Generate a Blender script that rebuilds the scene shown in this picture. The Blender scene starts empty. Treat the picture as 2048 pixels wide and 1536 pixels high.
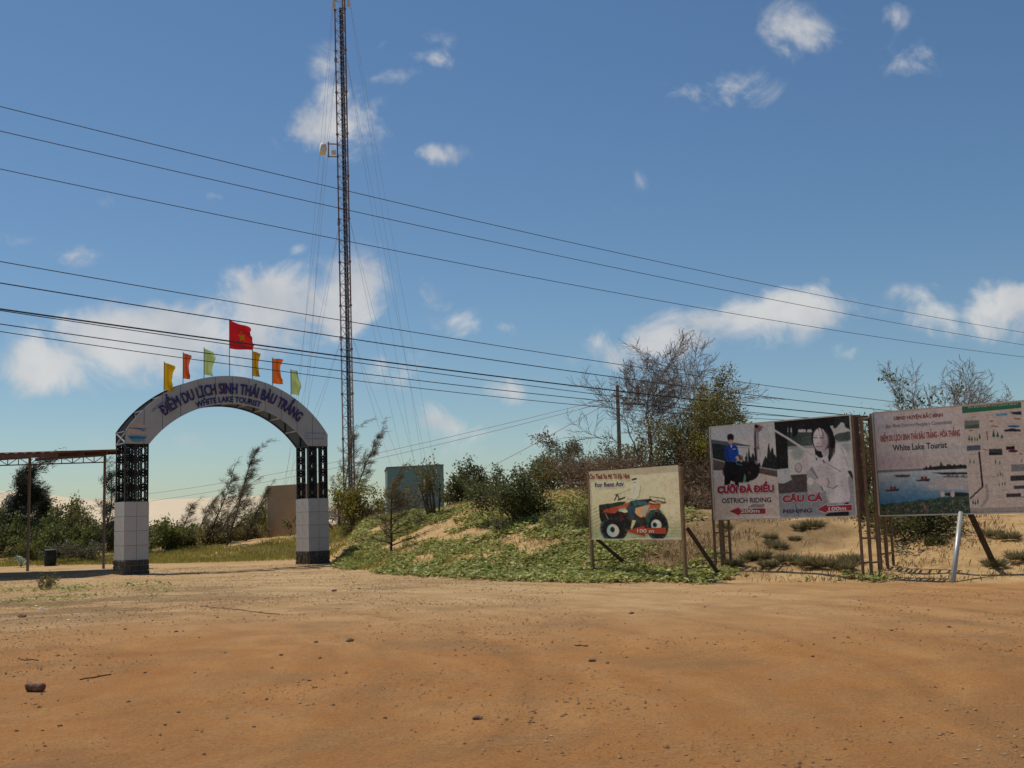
import bpy, math, random
import numpy as np
from mathutils import Vector, Matrix

sc = bpy.context.scene
COL = sc.collection
rad = math.radians

# ------------------------------------------------------------------ camera
CAM_H, FPX = 1.7, 2200.0                      # eye height, focal length for a 2048 px wide frame
PITCH, ROLL = rad(6.75), rad(1.776)
cp, sp, cr, sr = math.cos(PITCH), math.sin(PITCH), math.cos(ROLL), math.sin(ROLL)
FWD = Vector((0, cp, sp)); UP0 = Vector((0, -sp, cp)); RT0 = Vector((1, 0, 0))
RT = RT0 * cr - UP0 * sr
UP = RT0 * sr + UP0 * cr
cam_data = bpy.data.cameras.new('camera')
cam = bpy.data.objects.new('camera', cam_data); COL.objects.link(cam)
cam.matrix_world = Matrix(((RT.x, UP.x, -FWD.x, 0), (RT.y, UP.y, -FWD.y, 0), (RT.z, UP.z, -FWD.z, CAM_H), (0, 0, 0, 1)))
cam_data.sensor_width = 36; cam_data.lens = 36 * FPX / 2048
cam_data.clip_start = 0.1; cam_data.clip_end = 6000
sc.camera = cam
sc.cycles.max_bounces = 6; sc.cycles.diffuse_bounces = 3; sc.cycles.glossy_bounces = 2; sc.cycles.transmission_bounces = 3; sc.cycles.transparent_max_bounces = 4
sc.cycles.caustics_reflective = False; sc.cycles.caustics_refractive = False

def ray(px, py):
    return FWD + RT * ((px - 1024) / FPX) + UP * ((768 - py) / FPX)
def at(px, py, D):
    d = ray(px, py)
    return Vector((0, 0, CAM_H)) + d * (D / d.y)
def project(p):
    q = Vector(p) - Vector((0, 0, CAM_H)); k = q.dot(FWD)
    return 1024 + FPX * q.dot(RT) / k, 768 - FPX * q.dot(UP) / k

# ------------------------------------------------------------------ sun, sky, exposure
SUN_EL = rad(65); SUN_H = Vector((-0.75, 0.661, 0))
SUNV = SUN_H * math.cos(SUN_EL) + Vector((0, 0, math.sin(SUN_EL)))
sl = bpy.data.lights.new('sun', 'SUN'); sl.energy = 3.7; sl.angle = rad(0.53); sl.color = (1.0, 0.95, 0.86)
so = bpy.data.objects.new('sun', sl); COL.objects.link(so)
so.rotation_mode = 'QUATERNION'; so.rotation_quaternion = SUNV.to_track_quat('Z', 'Y'); so.location = (0, 0, 60)

SKY_STRENGTH = 0.078
world = bpy.data.worlds.new('World'); sc.world = world; world.use_nodes = True
wt = world.node_tree; wn = wt.nodes; wl = wt.links
wn.clear()
def N(t, nodes=None, **kw):
    n = (nodes or wn).new(t)
    for k, v in kw.items(): setattr(n, k, v)
    return n
w_out = N('ShaderNodeOutputWorld'); w_bg = N('ShaderNodeBackground'); w_bg.inputs[1].default_value = SKY_STRENGTH
sky = N('ShaderNodeTexSky', sky_type='NISHITA'); sky.sun_disc = False
sky.sun_elevation = SUN_EL; sky.sun_rotation = math.atan2(SUN_H.x, SUN_H.y)
sky.altitude = 0; sky.air_density = 1.0; sky.dust_density = 0.35; sky.ozone_density = 1.6
tc = N('ShaderNodeTexCoord')
nz = N('ShaderNodeTexNoise'); nz.inputs['Scale'].default_value = 17; nz.inputs['Detail'].default_value = 10; nz.inputs['Roughness'].default_value = 0.60; nz.inputs['Distortion'].default_value = 0.6
wl.new(tc.outputs['Generated'], nz.inputs['Vector'])
# clouds: (px, py, rx, ry, strength) where they stand in the sky, as directions
CLOUDS = [(690,250,125,75,1.0),(735,82,60,30,.62),(655,135,45,60,.55),(790,152,60,26,.72),(875,118,55,55,.66),(872,312,80,26,.85),(600,262,60,45,.75),
 (1572,62,90,70,1.0),(1790,32,36,36,.75),(1800,128,80,54,.85),(1475,176,100,52,1.0),(1368,184,60,26,.6),(1660,70,60,50,.5),
 (910,640,60,40,.95),(1018,655,42,20,.75),(1012,784,75,34,1.0),(868,836,66,38,.75),
 (140,715,200,90,1.15),(215,668,95,70,1.1),(60,742,110,60,1.0),(330,690,120,90,1.0),(430,672,150,95,1.15),(590,615,170,100,1.2),(535,575,100,60,.95),(690,630,90,60,.9),
 (1470,640,170,72,1.15),(1620,612,160,44,.95),(1270,705,150,55,.95),(1812,580,72,24,.8),(1960,625,170,66,1.15),(2045,590,100,50,1.0),(1350,665,90,50,.7),
 (142,512,60,28,.7),(205,405,50,24,.42),(428,392,30,16,.5),(592,496,24,16,.6),(1140,716,36,18,.6),(1690,708,32,22,.65),(1272,368,24,34,.5),(1228,416,40,20,.42),
 (742,560,80,80,.6),(845,585,40,70,.45),(1180,470,50,24,.38),(50,490,80,40,.42),(1655,556,20,20,.5),(800,735,90,50,.5),(980,870,200,40,.45),(800,905,160,40,.45),(240,880,200,30,.35),(1750,190,70,24,.4)]
acc = None
def cloud_node(c, e, n, rx, ry, k):
    global acc
    m = Matrix((( e.x, c.x, n.x), (e.y, c.y, n.y), (e.z, c.z, n.z)))
    mp = N('ShaderNodeMapping', vector_type='TEXTURE')
    mp.inputs['Location'].default_value = c
    mp.inputs['Rotation'].default_value = m.to_euler('XYZ')
    mp.inputs['Scale'].default_value = (rx, 0.5, ry)
    g = N('ShaderNodeTexGradient', gradient_type='SPHERICAL')
    wl.new(tc.outputs['Generated'], mp.inputs['Vector']); wl.new(mp.outputs[0], g.inputs[0])
    ml = N('ShaderNodeMath', operation='MULTIPLY_ADD'); ml.inputs[1].default_value = k
    wl.new(g.outputs['Fac'], ml.inputs[0])
    if acc is None: ml.inputs[2].default_value = 0
    else: wl.new(acc, ml.inputs[2])
    acc = ml.outputs[0]
def frame_of(c):
    e = c.cross(Vector((0, 0, 1))).normalized(); return e, e.cross(c).normalized()
for (px, py, rx, ry, k) in CLOUDS:
    c = ray(px, py); s = 1 / c.length; c = c.normalized()
    e = (RT - c * RT.dot(c)).normalized(); n = e.cross(c).normalized()
    cloud_node(c, e, n, rx / FPX * s * 1.15, ry / FPX * s * 1.15, k)
rr = random.Random(5)                          # the same kind of clouds all round the rest of the sky
for i in range(34):
    az = rr.uniform(-math.pi, math.pi); el = rr.uniform(0.06, 1.1)
    if abs(az) < 0.6 and el < 0.62: continue
    c = Vector((math.sin(az) * math.cos(el), math.cos(az) * math.cos(el), math.sin(el)))
    e, n = frame_of(c); cloud_node(c, e, n, rr.uniform(.05, .12), rr.uniform(.02, .05), rr.uniform(.6, 1.1))
nsub = N('ShaderNodeMath', operation='SUBTRACT'); nsub.inputs[1].default_value = 0.5; wl.new(nz.outputs['Fac'], nsub.inputs[0])
dens = N('ShaderNodeMath', operation='MULTIPLY_ADD'); dens.inputs[1].default_value = 3.6; wl.new(nsub.outputs[0], dens.inputs[0]); wl.new(acc, dens.inputs[2])
cl_mask = N('ShaderNodeMapRange', interpolation_type='SMOOTHSTEP'); cl_mask.inputs['From Min'].default_value = 0.16; cl_mask.inputs['From Max'].default_value = 1.3
wl.new(dens.outputs[0], cl_mask.inputs['Value'])
gate_m = N('ShaderNodeMapRange'); gate_m.inputs['From Min'].default_value = 0.0; gate_m.inputs['From Max'].default_value = 0.30
wl.new(acc, gate_m.inputs['Value'])
cl_fac = N('ShaderNodeMath', operation='MULTIPLY'); wl.new(cl_mask.outputs[0], cl_fac.inputs[0]); wl.new(gate_m.outputs[0], cl_fac.inputs[1])
cl_fac2 = N('ShaderNodeMath', operation='MULTIPLY'); cl_fac2.inputs[1].default_value = 0.84; wl.new(cl_fac.outputs[0], cl_fac2.inputs[0])
nz2 = N('ShaderNodeTexNoise'); nz2.inputs['Scale'].default_value = 14; nz2.inputs['Detail'].default_value = 6
mp2 = N('ShaderNodeMapping'); mp2.inputs['Location'].default_value = (0.3, .1, .55); wl.new(tc.outputs['Generated'], mp2.inputs['Vector']); wl.new(mp2.outputs[0], nz2.inputs['Vector'])
cl_col = N('ShaderNodeValToRGB'); wl.new(nz2.outputs['Fac'], cl_col.inputs[0])
CW = 0.70 / SKY_STRENGTH
cl_col.color_ramp.elements[0].position = 0.38; cl_col.color_ramp.elements[0].color = (0.74, 0.755, 0.79, 1)
cl_col.color_ramp.elements[1].position = 0.60; cl_col.color_ramp.elements[1].color = (1.0, 0.985, 0.955, 1)
cl_sc = N('ShaderNodeVectorMath', operation='SCALE'); cl_sc.inputs['Scale'].default_value = CW; wl.new(cl_col.outputs[0], cl_sc.inputs[0])
mixc = N('ShaderNodeMix', data_type='RGBA'); wl.new(cl_fac2.outputs[0], mixc.inputs['Factor']); hs_ = N('ShaderNodeHueSaturation'); hs_.inputs['Saturation'].default_value = 1.12; wl.new(sky.outputs[0], hs_.inputs['Color']); tn_ = N('ShaderNodeMix', data_type='RGBA', blend_type='MULTIPLY'); tn_.inputs['Factor'].default_value = 1.0; tn_.inputs['B'].default_value = (.85, .955, 1.0, 1); wl.new(hs_.outputs[0], tn_.inputs['A']); wl.new(tn_.outputs['Result'], mixc.inputs['A']); wl.new(cl_sc.outputs[0], mixc.inputs['B'])
world.cycles.sampling_method = 'MANUAL'; world.cycles.sample_map_resolution = 256
wl.new(mixc.outputs['Result'], w_bg.inputs[0]); wl.new(w_bg.outputs[0], w_out.inputs[0])

sc.view_settings.view_transform = 'Standard'; sc.view_settings.look = 'None'
sc.view_settings.exposure = 0.0; sc.view_settings.gamma = 1.0; sc.view_settings.use_curve_mapping = False

# ------------------------------------------------------------------ helpers
def lin(c):
    return tuple((v / 255 / 12.92) if v / 255 <= 0.04045 else ((v / 255 + 0.055) / 1.055) ** 2.4 for v in c)
def thing(name, label, cat, loc=(0, 0, 0), group=None, rz=0):
    o = bpy.data.objects.new(name, None); COL.objects.link(o); o.empty_display_size = 0.2
    o.location = loc; o.rotation_euler = (0, 0, rz)
    return tag(o, label, cat, group)
def tag(o, label, cat, group=None):
    o['label'] = label; o['category'] = cat
    if group: o['group'] = group
    return o
def link(name, me, mat=None, parent=None, loc=None):
    o = bpy.data.objects.new(name, me); COL.objects.link(o)
    if mat is not None and not me.materials: me.materials.append(mat)
    if parent is not None: o.parent = parent
    if loc is not None: o.location = loc
    return o
def mesh_np(name, v, f, smooth=False):
    me = bpy.data.meshes.new(name)
    v = np.ascontiguousarray(v, dtype=np.float32); f = np.ascontiguousarray(f, dtype=np.int32)
    k = f.shape[1]
    me.vertices.add(len(v)); me.vertices.foreach_set('co', v.ravel())
    me.loops.add(f.size); me.loops.foreach_set('vertex_index', f.ravel())
    me.polygons.add(len(f)); me.polygons.foreach_set('loop_start', np.arange(0, f.size, k, dtype=np.int32))
    me.polygons.foreach_set('loop_total', np.full(len(f), k, dtype=np.int32))
    me.polygons.foreach_set('use_smooth', np.full(len(f), smooth))
    me.update(calc_edges=True)
    return me
class MB:
    """collects boxes, bars and tubes, then becomes ONE mesh"""
    def __init__(s): s.v = []; s.f = []
    def add(s, vs, fs):
        o = len(s.v); s.v += [tuple(p) for p in vs]; s.f += [tuple(i + o for i in q) for q in fs]; return s
    def box(s, x0, x1, y0, y1, z0, z1):
        return s.add([(x0,y0,z0),(x1,y0,z0),(x1,y1,z0),(x0,y1,z0),(x0,y0,z1),(x1,y0,z1),(x1,y1,z1),(x0,y1,z1)],
                     [(3,2,1,0),(4,5,6,7),(0,1,5,4),(1,2,6,5),(2,3,7,6),(3,0,4,7)])
    def bar(s, a, b, w, h=None, up=(0, 0, 1)):
        a = Vector(a); b = Vector(b); h = h or w; d = (b - a).normalized(); u = Vector(up)
        if abs(d.dot(u)) > .98: u = Vector((0, 1, 0))
        x = d.cross(u).normalized(); y = x.cross(d).normalized(); x *= w / 2; y *= h / 2
        return s.add([a-x-y,a+x-y,a+x+y,a-x+y,b-x-y,b+x-y,b+x+y,b-x+y],[(3,2,1,0),(4,5,6,7),(0,1,5,4),(1,2,6,5),(2,3,7,6),(3,0,4,7)])
    def tube(s, pts, r, n=6, caps=True):
        pts = [Vector(p) for p in pts]; rs = r if isinstance(r, (list, tuple)) else [r] * len(pts); o = len(s.v)
        for i, p in enumerate(pts):
            d = (pts[min(i+1, len(pts)-1)] - pts[max(i-1, 0)]).normalized(); u = Vector((0, 0, 1)) if abs(d.z) < .95 else Vector((0, 1, 0))
            x = d.cross(u).normalized(); y = x.cross(d).normalized()
            for k in range(n):
                t = 2 * math.pi * k / n; s.v.append(tuple(p + (x * math.cos(t) + y * math.sin(t)) * rs[i]))
        for i in range(len(pts) - 1):
            for k in range(n):
                a = o + i * n + k; b = o + i * n + (k + 1) % n; s.f.append((a, b, b + n, a + n))
        if caps:
            s.f.append(tuple(o + k for k in range(n))[::-1]); s.f.append(tuple(o + (len(pts)-1)*n + k for k in range(n)))
        return s
    def ring(s, c, rx, rz, r, n=14, m=4, y=0):
        return s.tube([(c[0] + rx*math.cos(2*math.pi*i/n), y, c[1] + rz*math.sin(2*math.pi*i/n)) for i in range(n + 1)], r, m, False)
    def mesh(s, name, smooth=False):
        me = bpy.data.meshes.new(name); me.from_pydata(s.v, [], s.f)
        if smooth: me.polygons.foreach_set('use_smooth', [True] * len(me.polygons))
        me.update(); return me
    def build(s, name, mat, parent=None, smooth=False, loc=None):
        return link(name, s.mesh(name, smooth), mat, parent, loc)

def bevel(o, w=0.01, seg=2):
    m = o.modifiers.new('bevel', 'BEVEL'); m.width = w; m.segments = seg; m.limit_method = 'ANGLE'; return o

_ng = {}
def vnoise(x, y, seed=0):
    if seed not in _ng: _ng[seed] = np.random.RandomState(seed).rand(256, 256)
    g = _ng[seed]; xi = np.floor(x).astype(int); yi = np.floor(y).astype(int); fx = x - xi; fy = y - yi
    fx = fx*fx*(3-2*fx); fy = fy*fy*(3-2*fy)
    a = g[xi % 256, yi % 256]; b = g[(xi+1) % 256, yi % 256]; c = g[xi % 256, (yi+1) % 256]; d = g[(xi+1) % 256, (yi+1) % 256]
    return (a*(1-fx)+b*fx)*(1-fy) + (c*(1-fx)+d*fx)*fy
def fbm(x, y, seed=0, oct=4):
    s = 0; a = .5; t = 0
    for i in range(oct):
        s = s + a * vnoise(x * 2**i + 17.3*i, y * 2**i + 9.1*i, seed + i); t += a; a *= .5
    return s / t
def sstep(t): t = np.clip(t, 0, 1); return t*t*(3-2*t)

# ------------------------------------------------------------------ lettering
def text_mesh(body, bold=0.0, ext=0.0):
    c = bpy.data.curves.new('txt', 'FONT'); c.body = body; c.offset = bold; c.extrude = ext; c.resolution_u = 3
    o = bpy.data.objects.new('txt', c); COL.objects.link(o)
    bpy.context.view_layer.update()
    me = bpy.data.meshes.new_from_object(o.evaluated_get(bpy.context.evaluated_depsgraph_get()))
    bpy.data.objects.remove(o); bpy.data.curves.remove(c); me.materials.clear(); return me
_tcache = {}
def text_data(body, bold=0.0, ext=0.0):
    """heavy lettering: the light letter repeated with small shifts"""
    key = (body, ext)
    if key not in _tcache: _tcache[key] = text_raw(body, .012 if ('Ỡ' in body or 'Ơ' in body) else 0.0, ext)
    v, fs = _tcache[key]
    if bold <= 0: return v, fs
    V, F = [], []
    for i, (dx, dy) in enumerate(((0, 0), (1, 0), (-1, 0), (0, 1), (0, -1), (.7, .7), (-.7, .7), (.7, -.7), (-.7, -.7))):
        F += [tuple(q + i * len(v) for q in f) for f in fs]; V.append(v + np.array([dx * bold, dy * bold, i * .00022], np.float32))
    return np.concatenate(V), F
def text_raw(body, bold=0.0, ext=0.0):
    me = text_mesh(body, bold, ext); v = np.zeros(len(me.vertices) * 3, np.float32); me.vertices.foreach_get('co', v); v = v.reshape(-1, 3)
    fs = [tuple(p.vertices) for p in me.polygons]; bpy.data.meshes.remove(me); return v, fs
for b_, e_ in (('ÐIỂM DU LỊCH SINH THÁI BÀU TRẮNG', .018), ('ÐIỂM DU LỊCH SINH THÁI BÀU TRẮNG', .006), ('WHITE LAKE TOURIST', .008), ('UBND HUYỆN BẮC BÌNH', .003)) + tuple((t_, .0005) for t_ in
        ('Cho Thuê Xe Mô Tô Ðịa Hình', 'For Rent Atv', '100 m', 'CƯỠI ÐÀ ÐIỂU', 'OSTRICH RIDING', '200m', 'CÂU CÁ', 'FISHING', '100m', 'UBND HUYỆN BẮC BÌNH', 'Bac Binh District People\u2019s Committee', 'ÐIỂM DU LỊCH SINH THÁI BÀU TRẮNG - HÒA THẮNG', 'White Lake Tourist', 'SƠ ÐỒ ÐIỂM DU LỊCH SINH')):
    text_data(b_, 0, e_)

# ------------------------------------------------------------------ materials
def material(name, base, rough=0.7, var=0.12, scale=6.0, bump=0.0, bscale=None, metal=0.0, spec=0.3, dark=None, dscale=2.0, damt=0.0, coord='Object'):
    m = bpy.data.materials.new(name); m.use_nodes = True; nt = m.node_tree; n = nt.nodes; l = nt.links
    b = n['Principled BSDF']; b.inputs['Roughness'].default_value = rough; b.inputs['Metallic'].default_value = metal
    b.inputs['Specular IOR Level'].default_value = spec
    t = n.new('ShaderNodeTexCoord'); z = n.new('ShaderNodeTexNoise'); z.inputs['Scale'].default_value = scale; z.inputs['Detail'].default_value = 6; z.inputs['Roughness'].default_value = .65
    l.new(t.outputs[coord], z.inputs['Vector'])
    r = n.new('ShaderNodeValToRGB'); l.new(z.outputs['Fac'], r.inputs[0])
    r.color_ramp.elements[0].position = .3; r.color_ramp.elements[1].position = .7
    r.color_ramp.elements[0].color = tuple(c * (1 - var) for c in base) + (1,); r.color_ramp.elements[1].color = tuple(min(1, c * (1 + var)) for c in base) + (1,)
    out = r.outputs[0]
    if dark is not None:
        z2 = n.new('ShaderNodeTexNoise'); z2.inputs['Scale'].default_value = dscale; z2.inputs['Detail'].default_value = 8; z2.inputs['Roughness'].default_value = .7
        l.new(t.outputs[coord], z2.inputs['Vector'])
        mr = n.new('ShaderNodeMapRange'); mr.inputs['From Min'].default_value = .5; mr.inputs['From Max'].default_value = .72; mr.inputs['To Max'].default_value = damt
        l.new(z2.outputs['Fac'], mr.inputs['Value'])
        mx = n.new('ShaderNodeMix'); mx.data_type = 'RGBA'; l.new(mr.outputs[0], mx.inputs['Factor']); l.new(out, mx.inputs['A']); mx.inputs['B'].default_value = tuple(dark) + (1,)
        out = mx.outputs['Result']
    l.new(out, b.inputs['Base Color'])
    if bump:
        z3 = n.new('ShaderNodeTexNoise'); z3.inputs['Scale'].default_value = bscale or scale * 4; z3.inputs['Detail'].default_value = 5
        l.new(t.outputs[coord], z3.inputs['Vector'])
        bp = n.new('ShaderNodeBump'); bp.inputs['Strength'].default_value = bump; bp.inputs['Distance'].default_value = .02
        l.new(z3.outputs['Fac'], bp.inputs['Height']); l.new(bp.outputs[0], b.inputs['Normal'])
    return m
def leaf_material(name, c1, c2, c3, trans=0.3, rough=0.5, spec=.35):
    m = bpy.data.materials.new(name); m.use_nodes = True; nt = m.node_tree; n = nt.nodes; l = nt.links
    b = n['Principled BSDF']; b.inputs['Roughness'].default_value = rough; b.inputs['Specular IOR Level'].default_value = spec
    g = n.new('ShaderNodeNewGeometry'); r = n.new('ShaderNodeValToRGB'); l.new(g.outputs['Random Per Island'], r.inputs[0])
    r.color_ramp.elements[0].color = tuple(c1) + (1,); r.color_ramp.elements[1].color = tuple(c3) + (1,)
    e = r.color_ramp.elements.new(.55); e.color = tuple(c2) + (1,)
    l.new(r.outputs[0], b.inputs['Base Color'])
    tr = n.new('ShaderNodeBsdfTranslucent'); l.new(r.outputs[0], tr.inputs[0])
    ms = n.new('ShaderNodeMixShader'); ms.inputs[0].default_value = trans; l.new(b.outputs[0], ms.inputs[1]); l.new(tr.outputs[0], ms.inputs[2])
    l.new(ms.outputs[0], n['Material Output'].inputs['Surface'])
    return m
M = {}
M['tile'] = material('white_tile', (.46, .44, .435), .32, .08, 3, spec=.4, dark=(.27, .22, .175), dscale=2.5, damt=.65)
M['grout'] = material('grout', (.16, .15, .14), .9)
M['panel'] = material('arch_panel', (.39, .385, .40), .45, .07, 2, spec=.3, dark=(.23, .215, .21), dscale=1.5, damt=.35)
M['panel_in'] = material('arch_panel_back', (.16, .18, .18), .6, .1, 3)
M['strut'] = material('grey_steel', (.42, .42, .41), .5, .1, 5, dark=(.25, .16, .1), dscale=6, damt=.5)
M['iron'] = material('black_iron', (.010, .010, .012), .45, .3, 9, dark=(.05, .035, .022), dscale=7, damt=.6)
M['stone'] = material('dark_stone', (.085, .07, .055), .85, .45, 5, .5, 30)
M['mortar'] = material('mortar', (.20, .17, .14), .95, .3, 10, .4)
M['blue'] = material('blue_letter', (.018, .028, .16), .5, .1, 4)
M['redside'] = material('red_letter_edge', (.22, .07, .06), .5, .1, 4)
M['palebl'] = material('faded_blue_print', (.24, .26, .42), .6, .1, 4)
M['rust'] = material('maroon_roofing', (.125, .034, .022), .6, .25, 3, dark=(.07, .04, .03), dscale=2, damt=.6)
M['rustpaint'] = material('maroon_painted_steel', (.11, .055, .045), .55, .2, 4, dark=(.22, .15, .1), dscale=3, damt=.6)
M['postm'] = material('canopy_post_paint', (.20, .14, .12), .55, .2, 2)
M['postwood'] = material('weathered_timber', (.26, .18, .10), .8, .3, 4, .3, 40, dark=(.12, .08, .05), dscale=3, damt=.7)
M['postdark'] = material('dark_brace_timber', (.055, .038, .026), .8, .3, 5)
M['poststeel'] = material('rusty_square_tube', (.20, .135, .085), .6, .3, 6, dark=(.09, .05, .03), dscale=5, damt=.8)
M['galv'] = material('galvanised_pipe', (.40, .39, .37), .4, .12, 6, metal=.3)
M['frame_w'] = material('pale_board_frame', (.66, .60, .52), .6, .15, 6)
M['boardback'] = material('board_back', (.18, .15, .12), .8, .2, 3)
M['wire'] = material('wire_insulation', (.028, .024, .03), .5)
M['wire_red'] = material('weathered_wire', (.06, .035, .035), .5)
M['guy'] = material('guy_steel', (.30, .30, .31), .5, metal=.3)
M['flagpole'] = material('flagpole_steel', (.14, .12, .11), .5)
M['mast_w'] = material('mast_white_paint', (.42, .39, .36), .5, .15, 3, dark=(.24, .10, .07), dscale=1.2, damt=.8)
M['mast_r'] = material('mast_red_paint', (.17, .10, .10), .55, .2, 3, dark=(.26, .25, .27), dscale=1.2, damt=.6)
M['mast_br'] = material('mast_brace_paint', (.42, .40, .40), .55, .2, 1, dark=(.2, .08, .06), dscale=.6, damt=.8)
M['cable'] = material('dark_feeder_cable', (.02, .035, .07), .5)
M['dish'] = material('dish_cover', (.66, .62, .54), .55, .06, 4)
M['beige'] = material('bare_render_wall', (.50, .345, .195), .9, .10, 1.3, .15, 20, dark=(.34, .235, .135), dscale=.6, damt=.5)
M['teal'] = material('teal_painted_wall', (.22, .345, .30), .85, .05, 1.0, .1, 20, dark=(.17, .27, .235), dscale=.8, damt=.5)
M['tealtop'] = material('concrete_coping', (.20, .22, .20), .85)
M['cyan'] = material('pale_cyan_frame', (.42, .58, .60), .6)
M['bark'] = material('grey_brown_bark', (.115, .085, .062), .9, .35, 6, .4)
M['barkdead'] = material('pale_dead_twig', (.20, .145, .105), .9, .3, 4)
M['barkbare'] = material('bare_twig', (.20, .145, .115), .9, .3, 3)
M['barkdark'] = material('dark_bark', (.055, .042, .032), .9, .3, 6)
M['pole'] = material('concrete_pole', (.13, .12, .11), .8)
M['barrel'] = material('dark_plastic_barrel', (.022, .022, .020), .5)
M['barrel_lid'] = material('grey_lid', (.12, .15, .15), .6)
M['scrap'] = material('white_scrap', (.75, .74, .72), .6)
M['chunk'] = material('weathered_wood_chunk', (.17, .085, .055), .85, .5, 9, .5, dark=(.42, .30, .22), dscale=7, damt=.9)
M['twig'] = material('dry_stick', (.10, .065, .04), .9)
M['rock'] = material('laterite_pebble', (.33, .18, .085), .9, .45, 3, dark=(.52, .36, .2), dscale=.9, damt=.9)
M['rockdark'] = material('dark_laterite_stone', (.22, .125, .07), .9, .4, 12, .5)
M['l_dark'] = leaf_material('dark_shrub_leaf', (.055, .066, .021), (.105, .118, .036), (.21, .205, .072), .4)
M['l_olive'] = leaf_material('olive_leaf', (.12, .108, .032), (.19, .165, .048), (.30, .25, .085), .38)
M['l_green'] = leaf_material('fresh_green_leaf', (.085, .105, .022), (.15, .17, .038), (.26, .26, .07), .38)
M['l_yel'] = leaf_material('yellow_green_leaf', (.17, .155, .018), (.27, .23, .028), (.38, .31, .06), .4)
M['l_grey'] = leaf_material('grey_green_leaf', (.10, .10, .055), (.16, .155, .085), (.26, .24, .15), .35)
M['l_brown'] = leaf_material('dry_brown_leaf', (.15, .085, .038), (.24, .14, .065), (.33, .215, .11), .3)
M['l_pine'] = leaf_material('casuarina_needle', (.085, .085, .042), (.145, .132, .07), (.24, .20, .115), .3)
M['l_pinedk'] = leaf_material('dark_casuarina_needle', (.022, .028, .016), (.045, .052, .030), (.085, .088, .05), .3)
M['l_rust'] = leaf_material('rusty_needle', (.12, .09, .048), (.17, .135, .07), (.25, .165, .09), .3)
M['l_vine'] = leaf_material('vine_leaf', (.155, .18, .035), (.325, .345, .085), (.56, .54, .23), .3, .55, .18)
M['l_grass'] = leaf_material('grass_blade', (.22, .215, .035), (.34, .31, .06), (.48, .40, .13), .35)
M['l_dry'] = leaf_material('dry_grass_blade', (.20, .135, .065), (.30, .205, .10), (.42, .30, .165), .25)
M['l_tuft'] = leaf_material('grey_tuft_blade', (.16, .14, .065), (.24, .205, .10), (.34, .285, .15), .3)

# ------------------------------------------------------------------ terrain
EX = np.array([-60,-40,-22,-14,-9.5,-7.6,-6.45,-3.3,-1.7,0,1.9,4.6,7.85,10,14,40,80.])
EY = np.array([52,51,51,48.5,48,44.8,39,32.5,30,28.3,26.7,25.2,24.0,22.4,21.0,18,16.])
HX = np.array([-60,-25,-16,-12,-10,-7,-4,-1,1,3,5,8,11,14,30,80.])
HH = np.array([.5,.5,.6,.85,1.25,1.65,1.95,2.45,2.55,2.5,1.6,1.35,1.25,1.25,1.5,2.])
HL = np.array([12,12,11,10,9,10,14,18,17,15,9,8,8,8,10,12.])
def edge_y(x): return np.interp(x, EX, EY) + 0.8 * (fbm(x * .5 + 40, x * 0 + 3.3, 60, 3) - .5)
def terr(x, y, micro=True):
    x = np.asarray(x, float); y = np.asarray(y, float)
    d = y - edge_y(x); t = np.clip(d / np.interp(x, HX, HL), 0, 1)
    z = np.interp(x, HX, HH) * (0.35 * t + 0.65 * sstep(t)) 
    far = sstep((y - 60) / 120); z = z * (1 - far) + far * 0.6
    k = sstep(d / 2.5) * (1 - sstep((y - 90) / 60))
    z = z + k * (0.42 * (fbm(x * .33 + 3, y * .33, 3, 3) - .5) + .16 * (fbm(x * 1.3, y * 1.3, 9, 3) - .5))
    if micro:
        nr = 1 - sstep((y - 40) / 25)
        z = z + nr * (0.05 * (fbm(x * .35, y * .35, 20, 2) - .5) + .028 * (fbm(x * 1.7, y * 1.7, 24, 3) - .5))
        r = np.hypot(x + 15, y - 11); a = np.arctan2(y - 11, x + 15)
        z = z + (1 - k) * nr * .018 * (fbm(r * 1.5, a * 6, 31, 3) - .5)
    return z
def tz(x, y): return float(terr(np.array([x]), np.array([y]))[0])
_HD = np.arange(6, 90, .1)
def hit(px, py):
    p0 = at(px, py, 1.0); d = p0 - Vector((0, 0, CAM_H)); X = d.x * _HD; Z = CAM_H + d.z * _HD; T = terr(X, _HD)
    k = np.argmax(Z <= T) if (Z <= T).any() else len(_HD) - 1
    return Vector((X[k], _HD[k], T[k]))
def on(px, D):
    """the ground point under picture column px at distance D"""
    x = (px - 1024) / FPX * D
    for _ in range(6):
        q = project((x, D, tz(x, D))); x += (px - q[0]) / FPX * D
    return Vector((x, D, tz(x, D)))

def spaced(lo, hi, a, b, st, grow=1.12):
    m = list(np.arange(a, b, st)); s = st; v = m[-1]
    while v < hi: s *= grow; v += s; m.append(v)
    s = st; v = m[0]; pre = []
    while v > lo: s *= grow; v -= s; pre.append(v)
    return np.array(pre[::-1] + m)
ys = np.concatenate([np.arange(-8, 5, .6), np.arange(5, 16, .075), np.arange(16, 34, .13), spaced(34, 4200, 34, 60, .22)])
xs = np.concatenate([spaced(-3500, -8.0001, -28, -8, .22, 1.14)[:-1], np.arange(-8, 9, .12), spaced(9, 3500, 9, 18, .2, 1.14)])
xs = xs[np.concatenate([[True], np.diff(xs) > 1e-3])]; ys = ys[np.concatenate([[True], np.diff(ys) > 1e-3])]
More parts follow.
